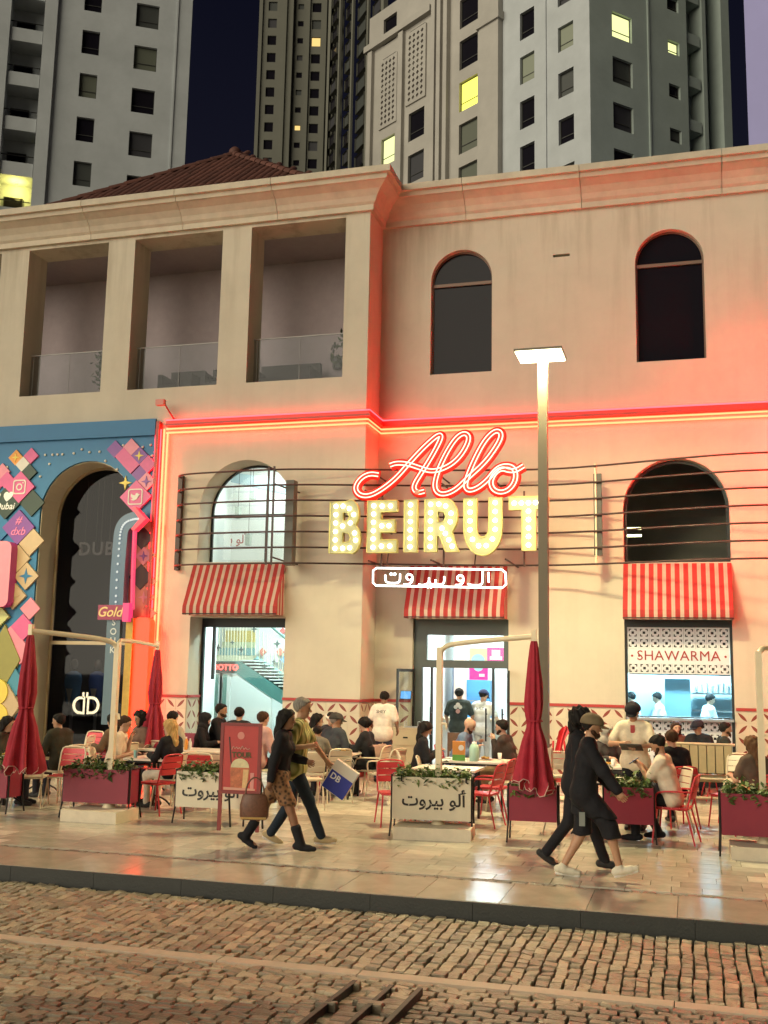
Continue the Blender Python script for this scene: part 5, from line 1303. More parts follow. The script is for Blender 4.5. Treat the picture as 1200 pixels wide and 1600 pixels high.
def mesh_from(name, V, Q, mats, parent, extra=None, smooth=True):
    m = MB(); 
    if len(V): m.v = [tuple(p) for p in V]; m.f = [tuple(q) for q in Q]; m.m = [0]*len(Q); m.sm = [True]*len(Q)
    if extra: n = len(m.v); m.v += extra.v; m.f += [tuple(i+n for i in f) for f in extra.f]; m.m += extra.m; m.sm += extra.sm
    return m.build(name, mats, parent)
def person(x, y, deg, label, pose='sit', h=1.72, seat=.46, lean=8, side=0, head=(0, 0), hands=None, feet=None, skin='light', hair=('short', 'black'), top=((.02, .02, .025), 'long'), bottom=((.02, .02, .03), 'long'), shoe=(.03, .03, .03), vox=.016, z=0, fem=False, hl=None, poles=None, toes=None, group=None, grip=1):
    S_ = h/1.75; t = thing('person', label, 'person', (x, y, z), rad(deg), group)
    if pose == 'sit': pel = NP_(0, 0, seat+.10)
    elif pose == 'walk': pel = NP_(0, 0, .925*S_)
    else: pel = NP_(0, 0, .955*S_)
    l, sd = rad(lean), rad(side); up = NP_(math.sin(sd), math.sin(l)*math.cos(sd), math.cos(l)*math.cos(sd)); rt_ = NP_(1, 0, 0); rt_ = rt_-up*(rt_@up); rt_ /= np.linalg.norm(rt_); fw = np.cross(up, rt_)
    sw = (.165 if fem else .19)*S_; hw = .095*S_
    chest = pel+up*.33*S_; shc = pel+up*.475*S_; neck = pel+up*.535*S_; waist = pel+up*.17*S_
    hy, hp = rad(head[0]), rad(head[1])
    uph = up*.6+NP_(0, 0, .4); uph /= np.linalg.norm(uph)
    hf = fw*math.cos(hy)-rt_*math.sin(hy); hf = hf-uph*(hf@uph); hf /= np.linalg.norm(hf); hr = np.cross(hf, uph)
    hf2 = hf*math.cos(hp)+uph*math.sin(hp); hu2 = uph*math.cos(hp)-hf*math.sin(hp)
    hc = neck+uph*.145*S_+hf*.025
    H = lambda a, b, c: hc+hr*a*S_+hf2*b*S_+hu2*c*S_
    headc = [(H(0, -.025, .035), H(0, .01, .035), .090*S_, .084*S_), (H(0, .005, 0), H(0, .042, -.07), .076*S_, .045*S_)]
    caps = list(headc)+[(H(0, .088, .0), H(0, .105, -.022), .010, .016), (H(.078, -.005, .0), H(.078, -.012, -.03), .014, .011), (H(-.078, -.005, .0), H(-.078, -.012, -.03), .014, .011),
            (neck-up*.03, hc-hu2*.05, .056*S_, .052*S_)]
    tor = [(pel-rt_*hw*.9, pel+rt_*hw*.9, .118*S_, .118*S_), (waist-rt_*.065*S_, waist+rt_*.065*S_, (.088 if fem else .098)*S_, (.088 if fem else .098)*S_),
           (chest-rt_*.085*S_+fw*.01, chest+rt_*.085*S_+fw*.01, .104*S_, .104*S_), (shc-rt_*(sw-.05), shc+rt_*(sw-.05), .068*S_, .068*S_)]
    for q in (-1, 1): tor += [(pel+rt_*q*hw*.75, waist+rt_*q*.066*S_, .112*S_, (.090 if fem else .099)*S_), (waist+rt_*q*.066*S_, chest+rt_*q*.085*S_+fw*.01, (.090 if fem else .099)*S_, .104*S_), (chest+rt_*q*.085*S_+fw*.01, shc+rt_*q*(sw-.07), .104*S_, .070*S_)]
    if fem: tor += [(chest+fw*.07-rt_*.07, chest+fw*.085-rt_*.07, .06*S_, .05*S_), (chest+fw*.07+rt_*.07, chest+fw*.085+rt_*.07, .06*S_, .05*S_)]
    caps += tor
    if hands is None: hands = [(-.16, .36, .80), (.16, .36, .80)] if pose == 'sit' else [(-.26, .02, .80*S_), (.26, .02, .80*S_)]
    arms = []; ext = MB()
    for k, s_ in enumerate((-1, 1)):
        sh = shc+rt_*s_*sw-up*.01
        pl_ = (poles[k] if poles and poles[k] else (s_*.5, -.6, -.7)); el, wr_ = ik(sh, hands[k], .285*S_, .255*S_, pl_)
        arms.append((sh, el, wr_)); d = (wr_-el)/np.linalg.norm(wr_-el)
        caps += [(sh, el, .052*S_, .040*S_), (el, wr_, .040*S_, .026*S_)]
        # hand: palm in the body surface, four fingers and a thumb rooted in it
        pn = np.cross(d, NP_(0, 0, 1)); pn = pn/np.linalg.norm(pn) if np.linalg.norm(pn) > .2 else NP_(0, 1, 0); ps_ = np.cross(pn, d)
        wd = pn if pose == 'sit' else ps_; cu = -ps_ if pose == 'sit' else pn*-s_
        c0 = wr_+d*.035; caps += [(wr_, wr_+d*.06-wd*.018, .024, .020), (wr_, wr_+d*.06+wd*.018, .024, .020)]
        for f_, (o_, L) in enumerate(((-.03, .058), (-.01, .068), (.01, .064), (.03, .05))):
            a = wr_+d*.065+wd*o_; b_ = a+d*L*.55+cu*L*.22*grip; c_ = b_+d*L*.30+cu*L*.42*grip; ext.tube([tuple(a), tuple(b_), tuple(c_)], [.0088, .008, .006], 6)
        a = wr_+d*.025-wd*.022; b_ = a-wd*.028+d*.025+cu*.012; c_ = b_+d*.028+cu*.012; ext.tube([tuple(a), tuple(b_), tuple(c_)], [.011, .0095, .007], 6)
    if feet is None: feet = [(-.12, .40, .085), (.12, .44, .085)] if pose == 'sit' else ([(-.08, .30, .09), (.08, -.34, .13)] if pose == 'walk' else [(-.10, .0, .085), (.10, .04, .085)])
    legs = []
    for k, s_ in enumerate((-1, 1)):
        hp_ = pel+rt_*s_*hw-up*.02; kn, an = ik(hp_, feet[k], .435*S_, .425*S_, (s_*.12, 1, .25)); legs.append((hp_, kn, an))
        caps += [(hp_, kn, .088*S_, .056*S_), (kn, an, .056*S_, .037*S_), (kn-NP_(0, .0, 0)+(an-kn)*.25, kn+(an-kn)*.4, .05*S_, .045*S_)]
        ta = toes[k] if toes else (0, 1, -.02); ta = np.array(ta, float); ta /= np.linalg.norm(ta); caps += [(an-NP_(0, 0, .03), an+ta*.13-NP_(0, 0, .045), .034, .026)]
    for q in (-1, 1):
        ext.ell(tuple(H(q*.032, .084, .008)), (.012, .009, .007), 6, 4, 1); ext.tube([tuple(H(q*.015, .090, .027)), tuple(H(q*.05, .080, .027))], .0055, 4, 1)
    ext.tube([tuple(H(-.022, .083, -.052)), tuple(H(0, .089, -.050)), tuple(H(.022, .083, -.052))], .0062, 5, 2)
    V, Q = surf_net(lambda P: sd_union(P, caps, .022), *bounds(caps), vox)
    mesh_from('body', V, Q, [SKIN[skin], EYED, LIPS], t, ext)
    wr = lambda P, a=.004: a*(np.sin(P[..., 2]*24+P[..., 0]*31-P[..., 1]*14)*np.sin(P[..., 0]*9+P[..., 2]*7+1)+np.sin(P[..., 0]*33-P[..., 1]*37+P[..., 2]*19)*.8)
    def garment(name, cps, grow, mat, k=.03, clip=None, wav=.0025):
        cps = [(c[0], c[1], c[2]+grow, c[3]+grow) for c in cps]
        f = lambda P: np.maximum(sd_union(P, cps, k)+wr(P, wav), clip(P)) if clip else sd_union(P, cps, k)+wr(P, wav)
        V, Q = surf_net(f, *bounds(cps), vox)
        return mesh_from(name, V, Q, [mat], t)
    # top
    kind = top[1]; c = list(tor)+[(shc-rt_*.06+up*.03, shc+rt_*.06+up*.03, .05*S_, .05*S_)]
    for (sh, el, wrs) in arms:
        if kind in ('short', 'polo'): c.append((sh, sh+(el-sh)*.72, .060*S_, .060*S_))
        elif kind != 'none': c += [(sh, el, .058*S_, .050*S_), (el, el+(wrs-el)*.93, .050*S_, .036*S_)]
    if pose != 'sit' and kind != 'crop': c.append((pel-up*.05*S_-rt_*hw*.85, pel-up*.05*S_+rt_*hw*.85, .120*S_, .120*S_))
    if kind == 'crop': c = [q for q in c if q is not tor[0]]
    if kind == 'coat':
        for (hp_, kn, an) in legs: c.append((hp_, hp_+(kn-hp_)*.9, .105*S_, .115*S_))
    hem = None
    if kind == 'coat': hz = pel[2]-.27*S_; hem = lambda P: hz-P[..., 2]+.012*np.sin(P[..., 1]*25+P[..., 0]*18)
    garment('shirt' if kind in ('short', 'polo') else 'jacket' if kind in ('coat', 'jacket') else 'sweater', c, .013 if kind not in ('coat', 'jacket') else .020, cloth(top[0]), clip=hem)
    # bottom
    bk = bottom[1]; c = [(pel-rt_*hw*.85, pel+rt_*hw*.85, .118*S_, .118*S_)]
    nm = 'trousers'
    for (hp_, kn, an) in legs:
        if bk == 'long': c += [(hp_, kn, .090*S_, .062*S_), (kn, an+NP_(0, 0, .0), .060*S_, .050*S_)]
        elif bk == 'wide': c += [(hp_, kn, .092*S_, .088*S_), (kn, kn+(an-kn)*.3, .088*S_, .095*S_)]; nm = 'shorts'
        elif bk == 'skirt': c += [(hp_, hp_+(kn-hp_)*.85, .098*S_, .100*S_)]; nm = 'skirt'
        elif bk == 'gown': c += [(hp_, kn, .12*S_, .12*S_), (kn, an*NP_(1, 1, 0)+NP_(0, 0, .10), .12*S_, .17*S_)]; nm = 'gown'
    hem = None
    if bk in ('wide', 'skirt'):
        kz = min(l_[1][2] for l_ in legs)-.03*S_ if bk == 'wide' else pel[2]-.36*S_; hem = lambda P: kz-P[..., 2]+.008*np.sin(P[..., 1]*30+P[..., 0]*22)
    garment(nm, c, .007, cloth(bottom[0]), .06 if bk in ('gown', 'skirt') else .03, clip=hem)
    # shoes
    for k, (hp_, kn, an) in enumerate(legs):
        ta = toes[k] if toes else (0, 1, -.02); ta = np.array(ta, float); ta /= np.linalg.norm(ta); dn = np.cross(np.cross(ta, NP_(0, 0, 1)), ta); dn = -dn/np.linalg.norm(dn)
        sc_ = [(an+dn*.035-ta*.055, an+dn*.045+ta*.10, .042, .040), (an+dn*.05+ta*.02, an+dn*.052+ta*.165, .034, .030), (an, an+dn*.03, .044, .044)]
        if bottom[1] == 'skirt': sc_ += [(an, an+(kn-an)*.45, .054, .062)]
        V, Q = surf_net(lambda P: sd_union(P, sc_, .02), *bounds(sc_), .012); o = mesh_from('shoe', V, Q, [cloth(shoe, .5)], t)
        if shoe[0] > .3:
            sc2 = [(an+dn*.075-ta*.06, an+dn*.075+ta*.165, .024, .022)]; V, Q = surf_net(lambda P: sd_union(P, sc2, .02), *bounds(sc2), .010); mesh_from('sole', V, Q, [SOLEM], o)
    # hair / head wear
    hs, hcol = hair[:2]; g = lambda r: [(c_[0], c_[1], c_[2]+r, c_[3]+r) for c_ in headc]
    loc = lambda P: ((P-hc)@hf2/S_, (P-hc)@hu2/S_, (P-hc)@hr/S_)
    def cut_short(P): b, u, r_ = loc(P); return np.maximum(-.002-(-.70*b+.71*u)+.006*np.sin(b*160+r_*70)+.25*np.maximum(np.abs(r_)-.055, 0)*(b > .0), -(u+.085))
    hm = HAIRC.get(hcol) or cloth(hcol)
    def hairmesh(cps, name='hair', clip=None, mat=None, k=.02, n=.004):
        f = lambda P: np.maximum(sd_union(P, cps, k)+n*(np.sin(P[..., 0]*90+P[..., 2]*20)+np.sin(P[..., 1]*85+P[..., 2]*35)), clip(P) if clip else -9)
        V, Q = surf_net(f, *bounds(cps), min(vox, .014)); return mesh_from(name, V, Q, [mat or hm], t)
    if hs in ('short', 'beard', 'cap', 'bald', 'band'):
        if hs != 'bald': hairmesh(g(.009), clip=cut_short, n=.003)
        if hs in ('beard', 'bald') or hair[-1] == 'bearded':
            hairmesh([(H(-.055, .02, -.05), H(-.02, .068, -.085), .026, .026), (H(.055, .02, -.05), H(.02, .068, -.085), .026, .026), (H(-.02, .068, -.085), H(.02, .068, -.085), .027, .027)], 'beard', None, HAIRC['brown'])
    elif hs == 'curly': hairmesh(g(.030)+[(H(-.06, -.06, 0), H(.06, -.06, 0), .07, .07), (H(0, -.05, -.06), H(0, -.06, -.1), .075, .07), (H(0, -.02, .10), H(0, -.04, .09), .06, .06)], clip=lambda P: (lambda b, u, r_: -(.04-b*1.0+np.maximum(u-.02, 0)*.9))(*loc(P)), n=.011)
    elif hs in ('long', 'bun'):
        L = hl or .38; bk_ = NP_(0, 0, -1)*.9+up*-.3; bk_ /= np.linalg.norm(bk_); p0 = H(0, -.06, .0); 
        cps = g(.020)
        if hs == 'long': cps += [(p0, p0+bk_*L*.5*S_-fw*.015, .082*S_, .088*S_), (p0+bk_*L*.5*S_-fw*.015, p0+bk_*L*S_-fw*.02, .085*S_, .05*S_), (H(.075, -.03, .02), H(.085, -.02, -.14), .035, .04), (H(-.075, -.03, .02), H(-.085, -.02, -.14), .035, .04)]
        else: cps += [(H(0, -.11, .02), H(0, -.13, .0), .045, .045)]
        hairmesh(cps, clip=lambda P: (lambda b, u, r_: np.where(u > -.11, -.02-(-.75*b+.55*u-.02*0), -1))(*loc(P)), n=.005)
    elif hs == 'scarf':
        cps = g(.022)+[(H(0, -.02, -.05), neck-up*.02, .085, .10), (neck-rt_*.08, neck+rt_*.08, .085, .085)]
        hairmesh(cps, 'headscarf', lambda P: (lambda b, u, r_: .062-np.sqrt((r_/1.0)**2+((u+.012)/1.25)**2)-10*np.maximum(.02-b, 0))(*loc(P)), cloth(hcol), .03, .002)
    if hs == 'cap' or hs == 'band':
        cm = cloth(hair[2])
        if hs == 'cap':
            V, Q = surf_net(lambda P: np.maximum(sd_union(P, g(.026), .02), (lambda b, u, r_: .028-u+.10*b)(*loc(P))), *bounds(g(.026)), .012)
            m = MB(); m.grid([[tuple(H(.078*math.sin(a), .062+.045*math.cos(a)+.075*e_*math.cos(a), .047-.022*e_-.012*abs(math.sin(a)))) for a in np.linspace(-1.25, 1.25, 9)] for e_ in (0, .5, 1)]); m.grid([[tuple(H(.078*math.sin(a), .062+.045*math.cos(a)+.075*e_*math.cos(a), .040-.022*e_-.012*abs(math.sin(a)))) for a in np.linspace(1.25, -1.25, 9)] for e_ in (0, .5, 1)])
            mesh_from('cap', V, Q, [cm], t, m)
        else:
            V, Q = surf_net(lambda P: np.maximum(sd_union(P, g(.024), .02), (lambda b, u, r_: np.abs(u-.05+.35*b)-.018)(*loc(P))), *bounds(g(.024)), .012); mesh_from('headband', V, Q, [cm], t)
    INFO[t.name] = dict(hands=[W[t.name] @ Vector(a[2]) for a in arms], H=H, arms=arms, chest=chest, fw=fw, up=up, rt=rt_)
    return t
INFO = {}
def seated(px, Y, deg, label, ch=None, chlabel=None, sit_off=.02, **kw):
    q = rad(deg); o_ = .70*math.sin(rad(kw.get('lean', 8)))+.04; x = ax(px, Y)+math.sin(q)*o_; Y = Y-math.cos(q)*o_; p = person(x, Y, deg, label, 'sit', **kw)
    if ch: chair(ch, x+math.sin(q)*-.02*-1, Y-math.cos(q)*-.02*-1, deg, chlabel)
    return p

# ================================================================ PEOPLE
BK = (.014, .014, .017); NAVY = (.02, .025, .05); JEAN = (.035, .045, .09)
PHONE = M('phone_black', (.01, .01, .012), .2); PSCR = EM('phone_screen', (.6, .8, 1), .8)
def phone(p, deg, label):
    t = thing('phone', label, 'phone', tuple(p), rad(deg)); T = Matrix.Rotation(rad(-35), 4, 'X')
    MB().box(-.036, .036, -.075, .075, -.005, .004, 0, T).build('case', PHONE, t); MB().box(-.032, .032, -.068, .068, .0045, .006, 0, T).build('screen', PSCR, t)
# left group
seated(14, 14.55, -80, 'person with dark wavy hair at the left edge behind the maroon planter', 'red', 'red metal chair at the left edge behind the maroon planter', fem=True, h=1.66, hair=('long', 'black'), top=((.05, .045, .03), 'long'), skin='light')
seated(88, 15.5, 75, 'person in an olive black jacket looking left beside the big folded parasol', 'beige', 'beige metal chair under the person in the olive jacket', hair=('short', 'black'), top=((.035, .034, .022), 'jacket'), skin='tan', head=(20, 0))
chair('beige', ax(48, 14.35), 14.45, 20, 'empty beige chair under the hem of the big folded parasol at the left'); chair('redbeige', ax(105, 14.75), 14.75, 190, 'red backed chair between the beige chair and the wide maroon planter')
chair('red', ax(150, 15.9), 16.0, 165, 'pink lit red chair left of the cream parasol post'); chair('redbeige', ax(134, 18.6), 18.6, 175, 'red chair with dark slots standing before the dark shop door')
chair('beige', ax(118, 17.6), 17.6, 100, 'beige chair with striped shadow gaps left of the dark shop door'); 
seated(172, 16.4, 80, 'person with long straight black hair behind the cream parasol post', 'beige', 'beige chair behind the cream parasol post', fem=True, h=1.66, hair=('long', 'black'), top=((.16, .10, .06), 'long'), skin='tan')
seated(197, 15.2, -72, 'person in a cream tee resting chin on hand behind the left planter', 'beige', 'beige chair under the person resting chin on hand', h=1.78, hair=('short', 'brown'), top=((.68, .58, .44), 'short'), bottom=(JEAN, 'long'), head=(0, -8), hands=[(-.05, .27, 1.02), (.16, .36, .80)], lean=14)
seated(214, 17.0, 150, 'person with a mass of dark curls behind the one resting chin on hand', 'redbeige', 'red chair under the person with a mass of curls', fem=True, hair=('curly', 'black'), top=((.20, .12, .09), 'long'), skin='tan')
seated(262, 15.05, 72, 'person with long blonde hair and black top seen from behind', 'beige', 'beige chair under the blonde haired person', fem=True, h=1.68, hair=('long', 'blonde'), top=(BK, 'long'), bottom=((.66, .60, .48), 'long'), hl=.42, head=(10, 0))
seated(270, 17.4, -10, 'person in a pale top with dark hair beyond the blonde person', 'beige', 'beige chair under the person in the pale top beyond the blonde', hair=('short', 'black'), top=((.42, .36, .27), 'long'), h=1.76)
seated(322, 18.1, -75, 'person veiled in black in front of the pale tiled window jamb', 'redbeige', 'dark red chair under the person veiled in black', fem=True, h=1.66, hair=('scarf', BK), top=(BK, 'long'), bottom=(BK, 'gown'))
seated(346, 18.5, -85, 'person with a beard and black sweater left of the poster stand top', 'beige', 'beige chair under the bearded person in the black sweater', h=1.84, seat=.54, hair=('short', 'black', 'bearded'), top=(BK, 'long'), skin='tan', hands=[(-.12, .42, .84), (.12, .42, .84)])
seated(373, 18.9, 10, 'dark haired person whose head shows just above the poster stand', 'beige', 'beige chair hidden behind the poster stand', hair=('short', 'black'), top=((.03, .03, .035), 'long'), h=1.78, seat=.5)
seated(412, 17.2, -30, 'brown haired person in a pink top just right of the poster stand', 'beige', 'beige chair between the poster stand and the walking couple', hair=('short', 'brown'), top=((.55, .32, .28), 'long'), h=1.8, seat=.49)
chair('redarm', ax(250, 14.5), 14.5, 72, 'red armchair turned to the left between the maroon and cream planters'); chair('redbeige', ax(316, 15.0), 15.1, 10, 'pale backed chair just behind the lettered cream planter, left one'); chair('beige', ax(338, 15.3), 15.35, 5, 'pale backed chair just behind the lettered cream planter, beside the poster stand')
bn = thing('bench', 'dark low bench with red back by the red lit tiles', 'bench', (ax(300, 18.9), 19.2, 0), 0)
MB().box(-.6, .6, -.22, .22, .40, .46).build('seat', WOOD, bn); MB().box(-.6, .6, .20, .25, .52, .86).build('backrest', MAROON, bn)
for sx in (-1, 1): MB().box(sx*.55-.03, sx*.55+.03, -.2, .2, 0, .40).build('leg', BLACKM, bn)
# walking couple
px_, Yw = ax(438, 12.15), 12.15
wom = person(px_, Yw, -82, 'person walking in a leopard skirt with long black hair and brown handbag', 'walk', h=1.66, fem=True, hair=('long', 'black'), hl=.40, top=(BK, 'crop'), bottom=((.12, .065, .03), 'skirt'), shoe=(.012, .012, .014), skin='brown', vox=.0125,
   feet=[(-.07, -.40, .145), (.07, .30, .10)], toes=[(0, .85, -.5), (0, 1, -.03)], hands=[(-.24, .28, 1.02), (.27, -.06, .73)], lean=5)
LEO = M('leopard_print', (.17, .085, .035), .7)
def leopard(m):
    t = m.node_tree; N = t.nodes.new; L = t.links.new; b = t.nodes['Principled BSDF']; tc = N('ShaderNodeTexCoord'); v = N('ShaderNodeTexVoronoi'); v.inputs['Scale'].default_value = 22
    L(tc.outputs['Object'], v.inputs[0]); r = N('ShaderNodeValToRGB'); L(v.outputs['Distance'], r.inputs[0]); r.color_ramp.elements[0].position = .2; r.color_ramp.elements[0].color = (.03, .014, .008, 1); r.color_ramp.elements[1].position = .55; r.color_ramp.elements[1].color = (.24, .12, .05, 1); L(r.outputs[0], b.inputs['Base Color'])
leopard(LEO)
for c in wom.children:
    if c.name.split('.')[0] == 'skirt': c.data.materials[0] = LEO
hp = INFO[wom.name]['hands'][1]
hb = thing('handbag', 'brown patterned handbag with gold trim hanging from the walking person in the leopard skirt', 'handbag', tuple(hp+Vector((-.17, -.05, -.30))), rad(15))
BG = M('bag_brown', (.13, .055, .03), .5, var=.3, vs=30)
m = MB(); m.grid([[(.17*q*math.cos(a*.3927), .06*q*math.sin(a*.3927), z) for a in range(16)] for q, z in ((.85, -.14), (1, -.10), (1, .03), (.85, .13), (.7, .15))], 0, True); m.add([(.17*.85*math.cos(a*.3927), .06*.85*math.sin(a*.3927), -.14) for a in range(16)], [tuple(range(15, -1, -1))]); m.build('bag_body', BG, hb)
MB().tube([(.11*math.cos(a), 0, .14+.20*math.sin(a)) for a in np.linspace(0, math.pi, 10)], .010, 5).build('handle', BG, hb); MB().box(-.15, .15, -.064, -.058, -.13, -.105).build('gold_trim', M('gold_metal', (.7, .5, .2), .3, .8), hb)
man = person(ax(463, 12.62), 12.62, -78, 'person with grey hair and green striped shirt walking with a shopping bag', 'walk', h=1.80, hair=('short', 'grey'), top=((.34, .33, .10), 'polo'), bottom=((.02, .03, .045), 'long'), shoe=(.48, .38, .22), skin='tan', vox=.0125,
   feet=[(-.08, -.30, .12), (.08, .36, .10)], toes=[(0, .9, -.35), (0, 1, .05)], hands=[(-.30, .36, .98), (.20, .18, 1.20)], lean=4, head=(0, -5))
def stripes(mat, c1, c2, sc_):
    t = mat.node_tree; N = t.nodes.new; L = t.links.new; b = t.nodes['Principled BSDF']; tc = N('ShaderNodeTexCoord'); w_ = N('ShaderNodeTexWave'); w_.inputs['Scale'].default_value = sc_; w_.bands_direction = 'X'; w_.inputs['Distortion'].default_value = 1.5
    L(tc.outputs['Object'], w_.inputs[0]); r = N('ShaderNodeValToRGB'); L(w_.outputs[0], r.inputs[0]); r.color_ramp.elements[0].color = (*c1, 1); r.color_ramp.elements[1].color = (*c2, 1); L(r.outputs[0], b.inputs['Base Color']); return mat
for c in man.children:
    if c.name.split('.')[0] == 'shirt': c.data.materials[0] = stripes(M('striped_green', (.3, .3, .1), .8), (.13, .15, .03), (.52, .50, .20), 6)
hp = INFO[man.name]['hands'][0]
sb = thing('shopping_bag', 'white shopping bag with a blue panel in the hand of the grey haired walker', 'bag', (hp.x+.20, hp.y-.03, hp.z-.21), rad(2))
sb.scale = (.84, .84, .84); T = Matrix.Rotation(rad(32), 4, 'Y')
MB().box(-.20, .20, -.05, .05, -.24, .22, 0, T).build('bag_body', M('paper_bag', (.74, .70, .60), .6, var=.05), sb); pn_ = MB(); pn_.box(-.185, .20, -.0535, -.0505, -.235, .06, 0, T); pp = pn_.build('blue_panel', M('panel_blue', (.015, .03, .34), .5), sb)
o = link('lettering', TX['bag'], sb); o.matrix_local = T @ Matrix.Translation((-.07, -.0555, -.02)) @ Matrix.Rotation(rad(90), 4, 'X')
for y in (-.045, .045): m = MB(); m.tube([T @ Vector((.08*math.cos(a)-.02, y, .21+.12*math.sin(a))) for a in np.linspace(0, math.pi, 8)], .005, 4); m.build('handle', M('bag_cord', (.7, .66, .55), .6), sb)
# family group by the tiled wall
seated(498, 18.5, -70, 'person with dark hair and a beige hood at the family table by the tiles', 'beige', 'beige chair under the person with the beige hood', fem=True, hair=('long', 'black'), hl=.22, top=((.42, .34, .22), 'long'))
seated(517, 19.4, -150, 'person with a white headband at the back of the family table', 'red', 'red chair under the person with the white headband', fem=True, hair=('band', 'black', (.7, .68, .6)), top=((.05, .04, .05), 'long'))
seated(497, 17.0, 5, 'child with dark hair and grey shirt seen from behind at the family table', 'beige', 'beige chair under the child in the grey shirt', h=1.35, hair=('short', 'black'), top=((.16, .14, .11), 'short'), skin='tan', seat=.5, feet=[(-.08, .25, .14), (.08, .25, .14)], hands=[(-.14, .3, .8), (.14, .3, .8)])
seated(526, 18.0, -28, 'person in a dark cap and charcoal hoodie seen from behind at the family table', 'beige', 'beige chair under the person in the charcoal hoodie', h=1.80, hair=('cap', 'grey', (.05, .045, .04)), top=((.05, .055, .065), 'jacket'), skin='tan', head=(-35, -5), hands=[(-.16, .36, .8), (.2, .36, .8)])
chair('beige', ax(520, 16.9), 17.0, 40, 'empty beige chair between the child and the shopping bag'); chair('red', ax(512, 18.0)-.25, 17.6, 20, 'red chair squeezed between the beige chairs of the family table')
chair('beige', ax(480, 15.9), 16.0, 30, 'beige chair just behind the shopping bag of the walkers')
seated(566, 18.0, 82, 'person in a long black gown eating at the family table', 'beigearm', 'beige armchair under the person in the long black gown', fem=True, h=1.68, hair=('bun', 'black'), top=(BK, 'long'), bottom=(BK, 'gown'), skin='light', head=(0, -18), hands=[(-.12, .40, .86), (.12, .36, .82)], lean=10)
jk = thing('jacket', 'pinkish brown jacket hung over the armchair of the person in the black gown', 'jacket', (ax(566, 18.0)+.30, 18.0, .86), rad(82))
m = MB(); m.grid([[(x, .03*math.sin(x*20)-dy, z) for x in np.linspace(-.22, .22, 9)] for dy, z in ((-.05, -.02), (0, .02), (.05, -.02), (.075, -.2), (.085, -.42))], 0); m.build('cloth', M('jacket_pink_brown', (.30, .19, .15), .8, var=.15, vs=8), jk)
chair('beigearm', ax(600, 17.3), 17.4, 65, 'empty beige armchair between the black gown and the waiter with his back turned'); chair('red', ax(612, 14.6), 14.75, 205, 'red backed chair beside the free standing cream planter')
cab = thing('cabinet', 'beige service cabinet beside the open entrance door', 'cabinet', (ax(633, 21.2), 21.45, 0))
CB = M('cabinet_beige', (.55, .45, .30), .5, var=.05)
MB().box(-.27, .27, -.22, .22, .06, .98).build('body', CB, cab); MB().box(-.25, .25, -.235, -.222, .66, .95).build('drawer', CB, cab); MB().box(-.25, .25, -.235, -.222, .09, .63).build('door', CB, cab)
MB().box(-.05, .05, -.245, -.236, .80, .83).build('handle', BLACKM, cab); MB().box(-.28, .28, -.23, .23, .981, 1.01).build('top', CB, cab); MB().box(-.25, .25, -.2, .2, 0, .058).build('plinth', BLACKM, cab)
tr = thing('metal_tray', 'steel tray with a rack on top of the beige cabinet', 'tray', (ax(640, 21.2), 21.4, 1.012)); MB().box(-.15, .15, -.1, .1, 0, .02).build('base', STEEL, tr)
for x in (-.14, .14): MB().tube([(x, -.09, .02), (x, -.09, .12), (x, .09, .12), (x, .09, .02)], .008, 5).build('rail', STEEL, tr)
tb = thing('tablet', 'tablet with a blue lit screen leaning on the tiled ledge by the door', 'tablet', (ax(634, 21.95, 1088), 21.93, 1.565)); T = Matrix.Rotation(rad(-15), 4, 'X')
MB().box(-.12, .12, -.008, .008, 0, .18, 0, T).build('case', PHONE, tb); MB().box(-.11, .11, -.011, -.0085, .01, .17, 0, T).build('screen', EM('tablet_screen', (.10, .45, 1), 1.1), tb)
wb_ = person(ax(597, 20.3), 20.3, -4, 'waiter with his back turned in a white tee at the tiled wall', 'stand', h=1.74, hair=('short', 'black'), top=((.74, .64, .54), 'short'), bottom=((.03, .035, .06), 'long'), skin='brown', hands=[(-.24, .22, .98), (.24, .22, .98)], head=(15, -12))
def back_print(p, key='shirt', s=1):
    i = INFO[p.name]; o = link('lettering', TX[key], p); c = i['chest']-i['fw']*.150+i['up']*.06; r_ = i['rt']
    o.matrix_local = Matrix(((r_[0], i['up'][0], -i['fw'][0], c[0]), (r_[1], i['up'][1], -i['fw'][1], c[1]), (r_[2], i['up'][2], -i['fw'][2], c[2]), (0, 0, 0, 1))) @ Matrix.Scale(s, 4)
back_print(wb_)
seated(668, 17.1, -70, 'person in black looking down at a phone behind the middle parasol post', 'beige', 'beige chair under the person in black behind the middle parasol post', fem=True, h=1.68, hair=('long', 'black'), top=(BK, 'long'), head=(0, -25), hands=[(-.05, .34, .86), (.10, .32, .86)], lean=10)
phone(INFO['person.%03d' % (len(INFO)-1)]['hands'][0]+Vector((.06, -.02, .03)), -70, 'phone in the hands of the person in black behind the middle parasol post')
seated(737, 18.7, -95, 'bald bearded person in a blue shirt leaning over the table in front of the entrance', 'red', 'red chair under the bald person in the blue shirt', h=1.80, hair=('bald', 'brown'), top=((.13, .19, .30), 'long'), skin='light', lean=22, head=(0, -15), hands=[(-.1, .42, .92), (.14, .45, .86)])
seated(781, 17.9, 82, 'person in a dark brown shirt with hand to mouth beside the folded parasol', 'beige', 'beige chair under the person in the dark brown shirt', h=1.80, hair=('short', 'black', 'bearded'), top=((.045, .032, .028), 'long'), skin='light', lean=14, hands=[(-.04, .30, 1.03), (.06, .34, 1.0)], bottom=((.25, .17, .10), 'long'))
